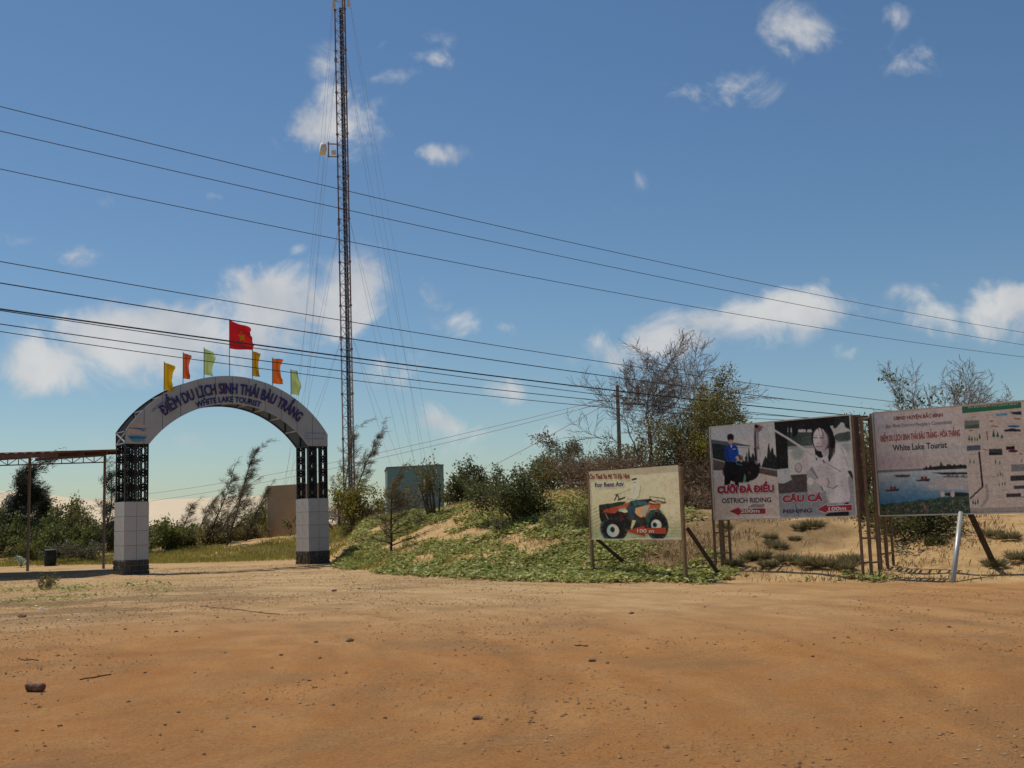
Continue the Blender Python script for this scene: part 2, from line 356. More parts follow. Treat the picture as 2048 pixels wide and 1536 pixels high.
# left spaced part may contain values right of -8: keep order only
xs = np.unique(np.round(xs, 4)); ys = np.unique(np.round(ys, 4))
GX, GY = np.meshgrid(xs, ys)
GZ = terr(GX, GY)
nx, ny = len(xs), len(ys)
idx = np.arange(nx * ny).reshape(ny, nx)
gf = np.stack([idx[:-1, :-1], idx[:-1, 1:], idx[1:, 1:], idx[1:, :-1]], -1).reshape(-1, 4)
gme = mesh_np('ground', np.stack([GX, GY, GZ], -1).reshape(-1, 3), gf, True)
dd = GY - edge_y(GX)
slope = sstep(dd / .8 + .3 + 1.2 * (fbm(GX * .9, GY * .9, 44, 3) - .5))                         # 1 = sandy bank, 0 = road
pale = np.clip(sstep((GY - 9 - 9 * (fbm(GX * .12, GY * .12, 47, 2) - .5) * 2) / 18) * sstep((13 - GX) / 14), 0, 1)   # paler, sandier dirt toward the gate
soil = sstep((fbm(GX * .25 + 5, GY * .25, 50, 4) - .48) / .12) * sstep(dd / 3)               # leaf litter and roots among the plants
weedy = sstep((fbm(GX * .55 + 2, GY * .9, 53, 4) - .40) / .16) * np.clip(1 - np.hypot((GX + 11.5) / 6.5, (GY - 25) / 6.5), 0, 1) ** .5
zone = np.stack([slope, pale, soil, weedy], -1).reshape(-1, 4).astype(np.float32)
ca = gme.color_attributes.new('zone', 'FLOAT_COLOR', 'POINT'); ca.data.foreach_set('color', zone.ravel())

gm = bpy.data.materials.new('dirt_road_and_sand'); gm.use_nodes = True
nt = gm.node_tree; n_ = nt.nodes; l_ = nt.links; gb = n_['Principled BSDF']; gb.inputs['Roughness'].default_value = .95; gb.inputs['Specular IOR Level'].default_value = .1
def G(t, **kw): return N(t, n_, **kw)
gtc = G('ShaderNodeTexCoord'); gat = G('ShaderNodeAttribute', attribute_name='zone'); gsep = G('ShaderNodeSeparateColor'); l_.new(gat.outputs['Color'], gsep.inputs[0])
def gnoise(scale, detail=6, rough=.65, vec=None):
    z = G('ShaderNodeTexNoise'); z.inputs['Scale'].default_value = scale; z.inputs['Detail'].default_value = detail; z.inputs['Roughness'].default_value = rough
    l_.new(vec if vec is not None else gtc.outputs['Object'], z.inputs['Vector']); return z.outputs['Fac']
def gramp(f, stops):
    r = G('ShaderNodeValToRGB'); l_.new(f, r.inputs[0])
    r.color_ramp.elements[0].position = stops[0][0]; r.color_ramp.elements[0].color = tuple(stops[0][1]) + (1,)
    r.color_ramp.elements[1].position = stops[-1][0]; r.color_ramp.elements[1].color = tuple(stops[-1][1]) + (1,)
    for p, c in stops[1:-1]: e = r.color_ramp.elements.new(p); e.color = tuple(c) + (1,)
    return r.outputs[0]
def gmix(f, a, b, mode='MIX'):
    x = G('ShaderNodeMix', data_type='RGBA', blend_type=mode)
    if isinstance(f, float): x.inputs['Factor'].default_value = f
    else: l_.new(f, x.inputs['Factor'])
    for s, v in (('A', a), ('B', b)):
        if isinstance(v, tuple): x.inputs[s].default_value = v + (1,)
        else: l_.new(v, x.inputs[s])
    return x.outputs['Result']
def gmath(op, a, b=0.0, c=0.0):
    x = G('ShaderNodeMath', operation=op)
    for i, v in enumerate((a, b, c)):
        if isinstance(v, (int, float)): x.inputs[i].default_value = v
        else: l_.new(v, x.inputs[i])
    return x.outputs[0]
# vehicle tracks sweep round towards the gate: streaks along circles about (-15, 11)
gs = G('ShaderNodeVectorMath', operation='SUBTRACT'); l_.new(gtc.outputs['Object'], gs.inputs[0]); gs.inputs[1].default_value = (-15, 11, 0)
gx = G('ShaderNodeSeparateXYZ'); l_.new(gs.outputs[0], gx.inputs[0])
gr = gmath('SQRT', gmath('ADD', gmath('MULTIPLY', gx.outputs[0], gx.outputs[0]), gmath('MULTIPLY', gx.outputs[1], gx.outputs[1])))
ga = gmath('ARCTAN2', gx.outputs[1], gx.outputs[0])
gc = G('ShaderNodeCombineXYZ'); wob = gmath('MULTIPLY', gnoise(.12, 3), 5.0); l_.new(gmath('ADD', gmath('MULTIPLY', gr, 1.25), wob), gc.inputs[0]); l_.new(gmath('MULTIPLY', ga, 7.0), gc.inputs[1])
streak = gnoise(1.0, 7, .62, gc.outputs[0])
road_o = gramp(streak, [(.30, (.36, .160, .050)), (.5, (.425, .198, .066)), (.70, (.50, .252, .092))])
road_p = gramp(streak, [(.30, (.42, .262, .120)), (.5, (.52, .345, .170)), (.70, (.62, .43, .235))])
road = gmix(gsep.outputs[1], road_o, road_p)
# wheel tracks: pairs of narrow bands at set radii, worn away in places
trk = None; wob2 = gmath('ADD', gr, gmath('MULTIPLY', gnoise(.22, 2), .9))
for rd_, wd_ in ((17.2, .20), (18.7, .20), (20.4, .26), (21.9, .26), (23.0, .18), (24.5, .18), (26.6, .26), (28.1, .26), (15.1, .2), (13.6, .2)):
    q_ = gmath('SUBTRACT', 1.0, gmath('MULTIPLY', gmath('ABSOLUTE', gmath('SUBTRACT', wob2, rd_ + .45)), 1 / wd_))
    q_ = gmath('MAXIMUM', q_, 0.0); trk = q_ if trk is None else gmath('MAXIMUM', trk, q_)
trk = gmath('MULTIPLY', trk, gramp(gnoise(.35, 4), [(.36, (.15, .15, .15)), (.58, (1, 1, 1))]))
road = gmix(gmath('MULTIPLY', trk, .36), road, (.25, .128, .050))
blot = gnoise(.45, 5, .6)
road = gmix(gmath('MULTIPLY', gramp(blot, [(.52, (0, 0, 0)), (.68, (1, 1, 1))]), .55), road, (.225, .135, .072))
road = gmix(gmath('MULTIPLY', gat.outputs['Alpha'], .9), road, gramp(gnoise(2.5), [(.35, (.15, .105, .05)), (.65, (.25, .165, .085))]))
grv = gramp(gnoise(1.1, 8, .7), [(.44, (0, 0, 0)), (.60, (1, 1, 1))])
road = gmix(gmath('MULTIPLY', grv, .34), road, gramp(gnoise(14, 6, .8), [(.3, (.20, .105, .045)), (.5, (.36, .21, .092)), (.7, (.56, .37, .185))]))
sand = gramp(gnoise(1.3, 9, .72), [(.32, (.32, .185, .078)), (.46, (.50, .315, .140)), (.6, (.58, .38, .178)), (.75, (.62, .425, .215))])
litter = gramp(gnoise(3.0), [(.3, (.14, .09, .045)), (.55, (.24, .155, .075)), (.75, (.33, .225, .12))])
sand = gmix(gmath('MULTIPLY', gsep.outputs[2], .8), sand, litter)
base = gmix(gsep.outputs[0], road, sand)
fine = gnoise(38, 5, .75)
base = gmix(1.0, base, gramp(fine, [(.28, (.58, .55, .52)), (.48, (.98, .98, .98)), (.72, (1.25, 1.25, 1.22))]), 'MULTIPLY')
grit = G('ShaderNodeTexVoronoi'); grit.inputs['Scale'].default_value = 55; l_.new(gtc.outputs['Object'], grit.inputs['Vector'])
gsp = gramp(grit.outputs['Distance'], [(.10, (.55, .5, .47)), (.2, (1, 1, 1))])
patch = gramp(gnoise(.7, 4), [(.45, (0, 0, 0)), (.6, (1, 1, 1))])
base = gmix(patch, base, gmix(1.0, base, gsp, 'MULTIPLY'))
l_.new(base, gb.inputs['Base Color'])
hgt = gmath('ADD', gmath('MULTIPLY', gnoise(5, 10, .8), .10), gmath('ADD', gmath('SUBTRACT', gmath('MULTIPLY', streak, .018), gmath('MULTIPLY', trk, .035)), gmath('MULTIPLY', fine, .020)))
gbm = G('ShaderNodeBump'); gbm.inputs['Strength'].default_value = .75; gbm.inputs['Distance'].default_value = 1.0
l_.new(hgt, gbm.inputs['Height']); l_.new(gbm.outputs[0], gb.inputs['Normal'])
ground = link('ground', gme, gm); ground['kind'] = 'structure'; ground['label'] = 'orange dirt yard and sandy bank'

# far dunes
def dune_ridge(name, px_y, D, depth, back, seed):
    pxs = np.array([p[0] for p in px_y], float); pys = np.array([p[1] for p in px_y], float)
    cols = np.linspace(pxs[0], pxs[-1], 220); rows = np.linspace(0, 1, 40)
    V = np.zeros((40, 220, 3))
    for j, c in enumerate(cols):
        top = at(c, np.interp(c, pxs, pys), D)
        for i, t in enumerate(rows):
            y = D - depth + t * (depth + back)
            s = math.sin(min(1, t * (depth + back) / depth) * math.pi / 2) ** 1.3 if t * (depth + back) <= depth else math.cos((t * (depth + back) - depth) / back * math.pi / 2)
            V[i, j] = (top.x * (0.9 + .1 * y / D), y, (top.z + 2) * s - 2)
    V[..., 2] += (fbm(V[..., 0] * .02, V[..., 1] * .03, seed, 4) - .5) * 2.2 * np.sin(np.linspace(0, math.pi, 40))[:, None]
    ii = np.arange(40 * 220).reshape(40, 220)
    f = np.stack([ii[:-1, :-1], ii[:-1, 1:], ii[1:, 1:], ii[1:, :-1]], -1).reshape(-1, 4)
    o = link(name, mesh_np(name, V.reshape(-1, 3), f, True), M['dune']); o['kind'] = 'structure'; return o
M['dune'] = material('pale_dune_sand', (.62, .495, .335), .95, .07, .02, .1, .3)
dune_ridge('sand_dunes', [(-900, 1000), (-300, 975), (0, 984), (55, 984), (100, 994), (150, 998), (250, 999), (300, 1001), (400, 998), (500, 992), (560, 992), (640, 1004), (720, 1026), (900, 1032), (1300, 1024), (2200, 995), (3000, 970)], 420, 190, 120, 70)

# ------------------------------------------------------------------ gateway
GU = Vector((math.cos(rad(36.87)), math.sin(rad(36.87)), 0)); GN = Vector((GU.y, -GU.x, 0))
GW, GD, GS, H0, H1, H2, HT, HS = .865, 1.138, 7.15, .503, 2.552, 4.627, 7.256, 5.093
GO = Vector((-13.846, 39.136, 0)); SPAN = GS + GW; MID = SPAN / 2
gate = thing('arch_gateway', 'tall white tourist gateway arch on two tiled pillars with black ironwork', 'gateway', GO, rz=rad(36.87))
# local frame of the gateway: x along it, y away from the viewer's side, z up
for k, s0 in enumerate((0, GS)):
    zb = -.25
    pil = MB().box(s0 + .015, s0 + GW - .015, .015, GD - .015, zb, H1 - .004).build('pillar_core', M['grout'], gate)
    st = MB(); R_ = random.Random(11 + k)
    def stone_face(o, ax, up_, n, wd, ht):
        x = 0.0; rows = 4
        for r in range(rows):
            x = -R_.uniform(0, .1); z0 = zb + (H0 - zb) * r / rows; z1 = zb + (H0 - zb) * (r + 1) / rows
            while x < wd:
                w = R_.uniform(.12, .26); a0 = max(0, x + .008); a1 = min(wd, x + w - .008)
                if a1 - a0 > .03:
                    pr = R_.uniform(.02, .05); j = lambda: R_.uniform(-.012, .012)
                    q = [(a0 + j(), z0 + .008 + j()), (a1 + j(), z0 + .008 + j()), (a1 + j(), z1 - .008 + j()), (a0 + j(), z1 - .008 + j())]
                    cx = sum(p[0] for p in q) / 4; cz = sum(p[1] for p in q) / 4
                    V = [o + ax * p[0] + Vector((0, 0, p[1])) for p in q] + [o + ax * (cx + (p[0] - cx) * .78) + Vector((0, 0, cz + (p[1] - cz) * .78)) + n * pr for p in q]
                    st.add(V, [(4, 5, 6, 7), (0, 1, 5, 4), (1, 2, 6, 5), (2, 3, 7, 6), (3, 0, 4, 7)])
                x += w
    stone_face(Vector((s0, 0, 0)), Vector((1, 0, 0)), None, Vector((0, -1, 0)), GW, 0)
    stone_face(Vector((s0 + GW, GD, 0)), Vector((-1, 0, 0)), None, Vector((0, 1, 0)), GW, 0)
    stone_face(Vector((s0, GD, 0)), Vector((0, -1, 0)), None, Vector((-1, 0, 0)), GD, 0)
    stone_face(Vector((s0 + GW, 0, 0)), Vector((0, 1, 0)), None, Vector((1, 0, 0)), GD, 0)
    MB().box(s0 - .004, s0 + GW + .004, -.004, GD + .004, zb, H0).build('stone_base', M['mortar'], gate)
    sf = st.build('stone_facing', M['stone'], gate); sf['kind'] = 'stuff'
    g = .006; ch = (H1 - H0) / 4
    tf = MB().box(g - GW / 4, GW / 4 - g, -.02, 0, g, ch - g).mesh('tile'); tsd = MB().box(0, .02, g, GD / 2 - g, g, ch - g).mesh('tile')
    for me in (tf, tsd): me.materials.append(M['tile'])
    for r in range(4):
        for c in range(2):
            for yy in (0.015, GD + .005):
                link('tile', tf, None, pil, (s0 + GW / 4 + c * GW / 2, yy, H0 + r * ch))
            for xx in (s0 - .005, s0 + GW - .015):
                link('tile', tsd, None, pil, (xx, c * GD / 2, H0 + r * ch))
    # four ironwork columns under each end of the arch
    if k == 0:
        im = MB(); cw = .33; hh = H2 - H1
        for x in (-cw / 2, cw / 2): im.box(x - .022, x + .022, -.04, .04, 0, hh)
        for x in (-cw / 2 + .065, cw / 2 - .065): im.box(x - .013, x + .013, -.02, .02, 0, hh)
        for z in (0.015, hh - .015): im.box(-cw / 2, cw / 2, -.025, .025, z - .015, z + .015)
        nrow = 4; ph = hh / nrow
        for r in range(nrow):
            zc = ph * (r + .5)
            im.ring((0, zc), .056, .15, .026)
            for sx in (-1, 1):
                im.ring((sx * .125, zc), .018, .08, .014, 10, 3)
            for q in (-1, 1):
                zk = zc + q * (ph / 2 - .055)
                im.ring((0, zk), .040, .05, .030, 10)
                for sx in (-1, 1): im.ring((sx * .085, zk), .035, .05, .028, 10); im.ring((sx * .06, zk - q * .085), .03, .035, .022, 8)
        irm = im.mesh('ironwork_column'); irm.materials.append(M['iron'])
    for x in (s0 + .20, s0 + GW - .20):
        for y in (.06, GD - .06):
            link('ironwork_column', irm, None, gate, (x, y, H1))
    MB().box(s0 + .02, s0 + GW - .02, .02, GD - .02, H1 - .004, H1 + .015).build('capping', M['tile'], gate)
def arcz(s, half, zs, za, c=MID):
    rise = za - zs; R = (half * half + rise * rise) / (2 * rise); return za - R + math.sqrt(max(0, R * R - (s - c) ** 2)), R
HI = HT - 1.07
def outer(s): return arcz(s, MID, HS, HT)[0]
def inner(s): return H2 if (s <= GW or s >= GS) else arcz(s, MID - GW, H2, HI)[0]
NP = 12
def arch_slice(a, b, y, th):
    m = MB(); n = 7; S = sorted(set([a + (b - a) * i / (n - 1) for i in range(n)] + [q for q in (GW, GS) if a < q < b]))
    n = len(S); f0 = []
    for yy in (y, y + th):
        for s in S: f0.append((s, yy, outer(s)))
        for s in S: f0.append((s, yy, inner(s)))
    F = []
    for i in range(n - 1):
        F += [(i, n + i, n + i + 1, i + 1), (2*n + i + 1, 3*n + i + 1, 3*n + i, 2*n + i), (i, i + 1, 2*n + i + 1, 2*n + i), (n + i + 1, n + i, 3*n + i, 3*n + i + 1)]
    F += [(0, 2*n, 3*n, n), (n - 1, 2*n - 1, 4*n - 1, 3*n - 1)]
    return m.add(f0, F)
for i in range(NP):
    a = SPAN * i / NP + .009; b = SPAN * (i + 1) / NP - .009
    arch_slice(a, b, 0, .03).build('arch_panel', M['panel'], gate)
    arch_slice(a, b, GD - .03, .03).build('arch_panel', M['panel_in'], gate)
# frame behind the panel joints, and the open truss between the two faces
for y in (.034, GD - .075):
    m = MB()
    for i in range(48):
        s0_, s1_ = SPAN * i / 48, SPAN * (i + 1) / 48
        m.bar((s0_, y + .02, outer(s0_) - .03), (s1_, y + .02, outer(s1_) - .03), .04)
        if GW < s0_ + .08 and s1_ - .08 < GS: m.bar((max(GW, s0_), y + .02, inner(max(GW, s0_)) + .03), (min(GS, s1_), y + .02, inner(min(GS, s1_)) + .03), .04)
    for i in range(1, NP):
        s = SPAN * i / NP; m.bar((s, y + .012, inner(s) + .02), (s, y + .012, outer(s) - .02), .05, .024)
    m.build('arch_frame', M['iron'], gate)
for i in range(NP + 1):
    s = min(max(SPAN * i / NP, .03), SPAN - .03)
    MB().bar((s, .04, outer(s) - .06), (s, GD - .04, outer(s) - .06), .035).build('cross_strut', M['strut'], gate)
    if GW < s < GS: MB().bar((s, .04, inner(s) + .06), (s, GD - .04, inner(s) + .06), .035).build('cross_strut', M['strut'], gate)
    if 0 < i < NP:
        s2 = SPAN * (i + .5) / NP if i < NP else s
        MB().bar((s, .06, inner(s) + .08), (s, GD - .06, outer(s) - .08), .03).build('diagonal_strut', M['strut'], gate)
for s in (.02, SPAN - .02):
    for a, b in (((s, .03, H2 + .03), (s, GD - .03, HS - .03)), ((s + .012, GD - .03, H2 + .03), (s + .012, .03, HS - .03)), ((s, .03, H2 + .03), (s, GD - .03, H2 + .03))):
        MB().bar(a, b, .04).build('end_brace', M['strut'], gate)
    for y in (.05, GD - .05): MB().bar((s, y, H2), (s, y, HS - .02), .04).build('end_post', M['iron'], gate)
for s0 in (0, GS):
    MB().box(s0, s0 + GW, .034, GD - .034, H2 - .025, H2 + .01).build('bearing_plate', M['iron'], gate)

def arc_text(body, s0, s1, off, cap, bold, mat, name, y, ext, wsq=1.0):
    RO = arcz(0, MID, HS, HT)[1]; cz = HT - RO; Rb = RO - off
    th0 = math.asin((s0 - MID) / Rb); th1 = math.asin((s1 - MID) / Rb)
    v, fs = text_data(body, bold, ext); capH = 0.70
    k = (th1 - th0) * Rb / (v[:, 0].max() - v[:, 0].min()); x = (v[:, 0] - v[:, 0].min()) * k; z = v[:, 1] / capH * cap
    th = th0 + x / Rb; r = Rb + z
    V = np.stack([MID + r * np.sin(th), y + v[:, 2] * -1, cz + r * np.cos(th)], -1)
    me = bpy.data.meshes.new(name); me.from_pydata(V.tolist(), [], fs); me.update(); link(name, me, mat, gate)
arc_text('ÐIỂM DU LỊCH SINH THÁI BÀU TRẮNG', 1.415, 6.705, .685, .40, .014, M['redside'], 'lettering_edge', -.022, .018)
arc_text('ÐIỂM DU LỊCH SINH THÁI BÀU TRẮNG', 1.40, 6.69, .68, .40, .015, M['blue'], 'lettering', -.048, .006)
arc_text('WHITE LAKE TOURIST', 2.62, 5.12, 1.0, .21, .024, M['blue'], 'lettering', -.02, .008)
arc_text('UBND HUYỆN BẮC BÌNH', .98, 1.72, .30, .10, .02, M['palebl'], 'lettering', -.006, .003)
m = MB(); R_ = random.Random(4)                     # three lines of print too small to read
for (sa, sb, z) in ((7.02, 7.86, 5.14), (7.02, 7.14, 5.03), (7.02, 7.84, 4.92), (7.12, 7.17, 4.80)):
    s = sa
    while s < sb:
        w = R_.uniform(.02, .06); m.box(s, s + w, -.006, -.001, z - .03, z + .03); s += w + .02
o = m.build('small_print', M['palebl'], gate); o['kind'] = 'stuff'
def flat(pts, y, th=.002):
    n = len(pts); return MB().add([(p[0], y, p[1]) for p in pts] + [(p[0], y + th, p[1]) for p in pts], [tuple(range(n)), tuple(range(2*n - 1, n - 1, -1))] + [(i, n + i, n + (i + 1) % n, (i + 1) % n) for i in range(n)])
lc = (.43, 5.03); lr = .36
def clipd(pts): return [((lc[0] + (p[0]-lc[0]) * min(1, lr*.99 / max(1e-6, math.hypot(p[0]-lc[0], p[1]-lc[1])))), (lc[1] + (p[1]-lc[1]) * min(1, lr*.99 / max(1e-6, math.hypot(p[0]-lc[0], p[1]-lc[1]))))) for p in pts]
M['lg_tan'] = material('logo_tan', (.50, .38, .31), .6); M['lg_blue'] = material('logo_blue', (.04, .15, .34), .6); M['lg_teal'] = material('logo_teal', (.08, .30, .30), .6); M['lg_pale'] = material('logo_pale_blue', (.20, .36, .50), .6)
lg = flat([(lc[0] + lr*math.cos(a*math.pi/18), lc[1] + lr*math.sin(a*math.pi/18)) for a in range(36)], -.006).build('emblem', M['lg_tan'], gate)
X0, Z0 = lc
flat(clipd([(X0-.34, Z0-.10), (X0-.2, Z0-.06), (X0, Z0-.09), (X0+.34, Z0-.07), (X0+.35, Z0-.16), (X0-.33, Z0-.18)]), -.010).build('emblem_wave', M['lg_pale'], lg)
flat(clipd([(X0-.36, Z0-.15), (X0-.1, Z0-.13), (X0+.36, Z0-.17), (X0+.3, Z0-.24), (X0-.3, Z0-.25)]), -.014).build('emblem_wave', M['lg_blue'], lg)
flat(clipd([(X0-.32, Z0-.24), (X0+.3, Z0-.22), (X0+.24, Z0-.31), (X0+.1, Z0-.36), (X0-.1, Z0-.36), (X0-.24, Z0-.31)]), -.010).build('emblem_wave', M['lg_teal'], lg)
flat(clipd([(X0-.32, Z0+.16), (X0-.05, Z0+.17), (X0+.3, Z0+.16), (X0+.34, Z0+.12), (X0+.1, Z0+.14), (X0+.33, Z0+.06), (X0+.2, Z0+.05), (X0+.02, Z0+.12), (X0-.32, Z0+.14)]), -.010).build('emblem_bird', M['lg_blue'], lg)

# ------------------------------------------------------------------ flags on the arch
def gate_world(s, t, z): return GO + GU * s - GN * t + Vector((0, 0, z))
def s_of_px(px, t):
    a, b = -1.0, 9.0
    for _ in range(40):
        c = (a + b) / 2
        if project(gate_world(c, t, outer(min(max(c, 0), SPAN))))[0] < px: a = c
        else: b = c
    return a
def flag_material(name, c):
    m = leaf_material(name, tuple(v * .9 for v in c), c, tuple(min(1, v * 1.1) for v in c), .42, .7, .15); return m
FL = [('yellow', (.62, .36, .01), 328, 725, 780, 17, 'tall narrow yellow flag, leftmost on top of the arch', .9),
      ('orange', (.62, .12, .035), 366, 706, 757, 13, 'narrow orange flag left of the pale green flag, second from the left on the arch', 1),
      ('green', (.46, .56, .22), 408, 697, 749, 18, 'pale green flag just left of the big red flag on the arch', 1),
      ('red', (.52, .018, .022), 459, 640, 697, 46, 'large red flag with yellow star at the top of the arch', 1),
      ('mustard', (.50, .27, .012), 505, 702, 752, 13, 'narrow mustard yellow flag just right of the big red flag', 1),
      ('orange', (.68, .14, .02), 545, 717, 767, 19, 'bright orange flag between the mustard and the rightmost green flag', 1),
      ('green', (.46, .56, .22), 582, 740, 788, 17, 'pale green flag, rightmost on top of the arch', 1)]
for i, (cn, col, px, yt, yb, wpx, lab, _) in enumerate(FL):
    t = .10; s = s_of_px(px, t); b = gate_world(s, t, outer(s) - .10); D = b.y
    top = at(px, yt, D).z; bot = at(px, yb, D).z; fw = wpx / FPX * D / .93 * .95
    f = thing('flag', lab, 'flag', b, 'flags along the top of the arch')
    MB().tube([(0, 0, 0), (0, 0, top - b.z + .04)], .014, 6).build('flagpole', M['flagpole'], f)
    nu, nv = 16, 14; R_ = random.Random(40 + i); V = []; ph = R_.uniform(0, 6)
    big = cn == 'red'
    for a in range(nv):
        for c in range(nu):
            u = c / (nu - 1); v = a / (nv - 1)
            wv = .055 * u * math.sin(u * 6.5 + v * 2.5 + ph) + .03 * u * math.sin(v * 9 + u * 4 + ph * 2)
            z = bot + (top - bot) * v - b.z
            if big: z -= u * u * .22 + .05 * math.sin(u * 5); z += (.10 * u if v < .5 else -.16 * u) * abs(v - .5) * 2
            else: z -= u * (.05 + .05 * math.sin(v * 5 + ph)) - .06 * u * math.sin(v * 7 + ph)
            uu = u * fw * (1 + (.16 * math.sin(v * 5.5 + ph) - .05 * (v - .5)) * (0.4 if big else 1.1)) * (1 - .10 * (c == nu - 1) * R_.random())
            V.append((.012 + uu * .94, uu * .34 - wv * 1.6, z))
    F = [(a * nu + c, a * nu + c + 1, (a + 1) * nu + c + 1, (a + 1) * nu + c) for a in range(nv - 1) for c in range(nu - 1)]
    me = bpy.data.meshes.new('flag_cloth'); me.from_pydata(V, [], F); me.polygons.foreach_set('use_smooth', [True] * len(F)); me.update()
    cl = link('flag_cloth', me, flag_material(cn + '_flag_cloth', col), f)
    if big:
        VV = np.array(V).reshape(nv, nu, 3)
        def cloth(u, v):
            a = min(max(v, 0), .999) * (nv - 1); c = min(max(u, 0), .999) * (nu - 1); a0 = int(a); c0 = int(c); fa = a - a0; fc = c - c0
            return VV[a0, c0]*(1-fa)*(1-fc) + VV[a0+1, c0]*fa*(1-fc) + VV[a0, c0+1]*(1-fa)*fc + VV[a0+1, c0+1]*fa*fc
        for side in (-1, 1):
            P = [cloth(.5, .5)]
            for q in range(10):
                r_ = .23 if q % 2 == 0 else .092; an = math.pi / 2 + q * math.pi / 5
                P.append(cloth(.5 + r_ * .78 * math.cos(an), .5 + r_ * math.sin(an)))
            P = [(p[0], p[1] + side * .006, p[2]) for p in P]
            MB().add(P, [(0, 1 + q, 1 + (q + 1) % 10) for q in range(10)]).build('flag_star', flag_material('flag_star_yellow', (.75, .52, .02)), cl)

# ------------------------------------------------------------------ canopy at the left of the gate
CX0, CX1, CY0, CY1 = -33.0, -16.2, 39.0, 46.4
def roof_z(y): return CAM_H + 3.02 * y / 43.6                         # slopes down towards the road
can = thing('roadside_canopy', 'low maroon corrugated roof on thin posts left of the gateway', 'canopy', (-20, 44, 0))
def cl_(x, y, z): return (x + 20, y - 44, z)
m = MB(); nxr = 160
V = []; 
for zz in (0, -.012):
    for y in (CY0, CY1):
        for i in range(nxr + 1):
            x = CX0 + (CX1 - CX0) * i / nxr; V.append(cl_(x, y, roof_z(y) + .035 * math.sin(x * 2 * math.pi / .32) + zz))
n1 = nxr + 1; F = []
for i in range(nxr):
    F += [(i, i + 1, n1 + i + 1, n1 + i), (2*n1 + i + 1, 2*n1 + i, 3*n1 + i, 3*n1 + i + 1), (i + 1, i, 2*n1 + i, 2*n1 + i + 1), (n1 + i, n1 + i + 1, 3*n1 + i + 1, 3*n1 + i)]
m.add(V, F).build('roof_sheet', M['rust'], can)
for y in (CY0 + .03, CY0 + 2.4, CY0 + 4.8, CY1 - .1):
    MB().bar(cl_(CX0, y, roof_z(y) - .12), cl_(CX1, y, roof_z(y) - .12), .05, .14).build('purlin', M['rustpaint'], can)
PX = [on(55, 46.0).x, on(207, 44.0).x]; TY = 45.8; zt = roof_z(TY) - .20; zb_ = zt - .30
posts = [on(55, TY).x, on(207, TY).x]; posts = [2 * posts[0] - posts[1]] + posts
for x in posts:
    MB().bar(cl_(x, TY, tz(x, TY) - .3), cl_(x, TY, zt + .1), .085).build('post', M['postm'], can)
    MB().bar(cl_(x, TY, zt), cl_(x, CY0 + .2, roof_z(CY0) - .24), .07, .1).build('rafter', M['rustpaint'], can)
for z in (zt, zb_): MB().bar(cl_(CX0, TY, z), cl_(posts[-1] + .04, TY, z), .045).build('truss_chord', M['rustpaint'], can)
x = posts[-1]; k = 0
while x > CX0 + 1:
    MB().bar(cl_(x, TY, zb_), cl_(x, TY, zt), .028).build('truss_web', M['rustpaint'], can)
    a, b = (zb_, zt) if k % 2 else (zt, zb_)
    MB().bar(cl_(x, TY, a), cl_(x - .45, TY, b), .024).build('truss_web', M['rustpaint'], can)
    x -= .45; k += 1

# ------------------------------------------------------------------ lattice mast with guys
MD = 72.0; mb = on(702, MD); mast = thing('guyed_lattice_mast', 'very tall slim lattice radio mast with guy wires behind the gateway', 'mast', mb)
topz = at(680, -60, MD).z - mb.z; face = .72; rt = face / math.sqrt(3)
lean = Vector((-.0062, 0, 1)).normalized()
def mloc(k, z): 
    a = rad(200 + 120 * k); return Vector((rt * math.cos(a), rt * math.sin(a), 0)) + lean * z
nb = 52; bh = topz / nb
for k in range(3):
    for q in range(13):
        z0, z1 = topz * q / 13, topz * (q + 1) / 13
        MB().tube([mloc(k, z0), mloc(k, z1)], .05, 7).build('mast_leg', M['mast_r'] if q >= 5 or q == 1 else M['mast_w'], mast)
        if q: MB().tube([mloc(k, z0 - .06), mloc(k, z0 + .06)], .085, 8).build('leg_flange', M['mast_r'], mast)
for k in range(3):
    me1 = MB().bar(mloc(k, 0), mloc((k + 1) % 3, 0), .03).mesh('mast_rung'); me2 = MB().bar(mloc(k, 0), mloc((k + 1) % 3, bh) , .028).mesh('mast_brace'); me3 = MB().bar(mloc((k + 1) % 3, 0), mloc(k, bh), .028).mesh('mast_brace')
    for me in (me1, me2, me3): me.materials.append(M['mast_br'])
    for i in range(nb):
        link('mast_rung', me1, None, mast, lean * (bh * i)); link('mast_brace', me2 if i % 2 else me3, None, mast, lean * (bh * i))
for dx, r_ in ((-.02, .05), (.07, .035), (-.10, .03)):
    MB().tube([lean * 0 + Vector((dx, .1, 0)), lean * (topz * .93) + Vector((dx, .1, 0))], r_, 5).build('feeder_cable', M['cable'], mast)
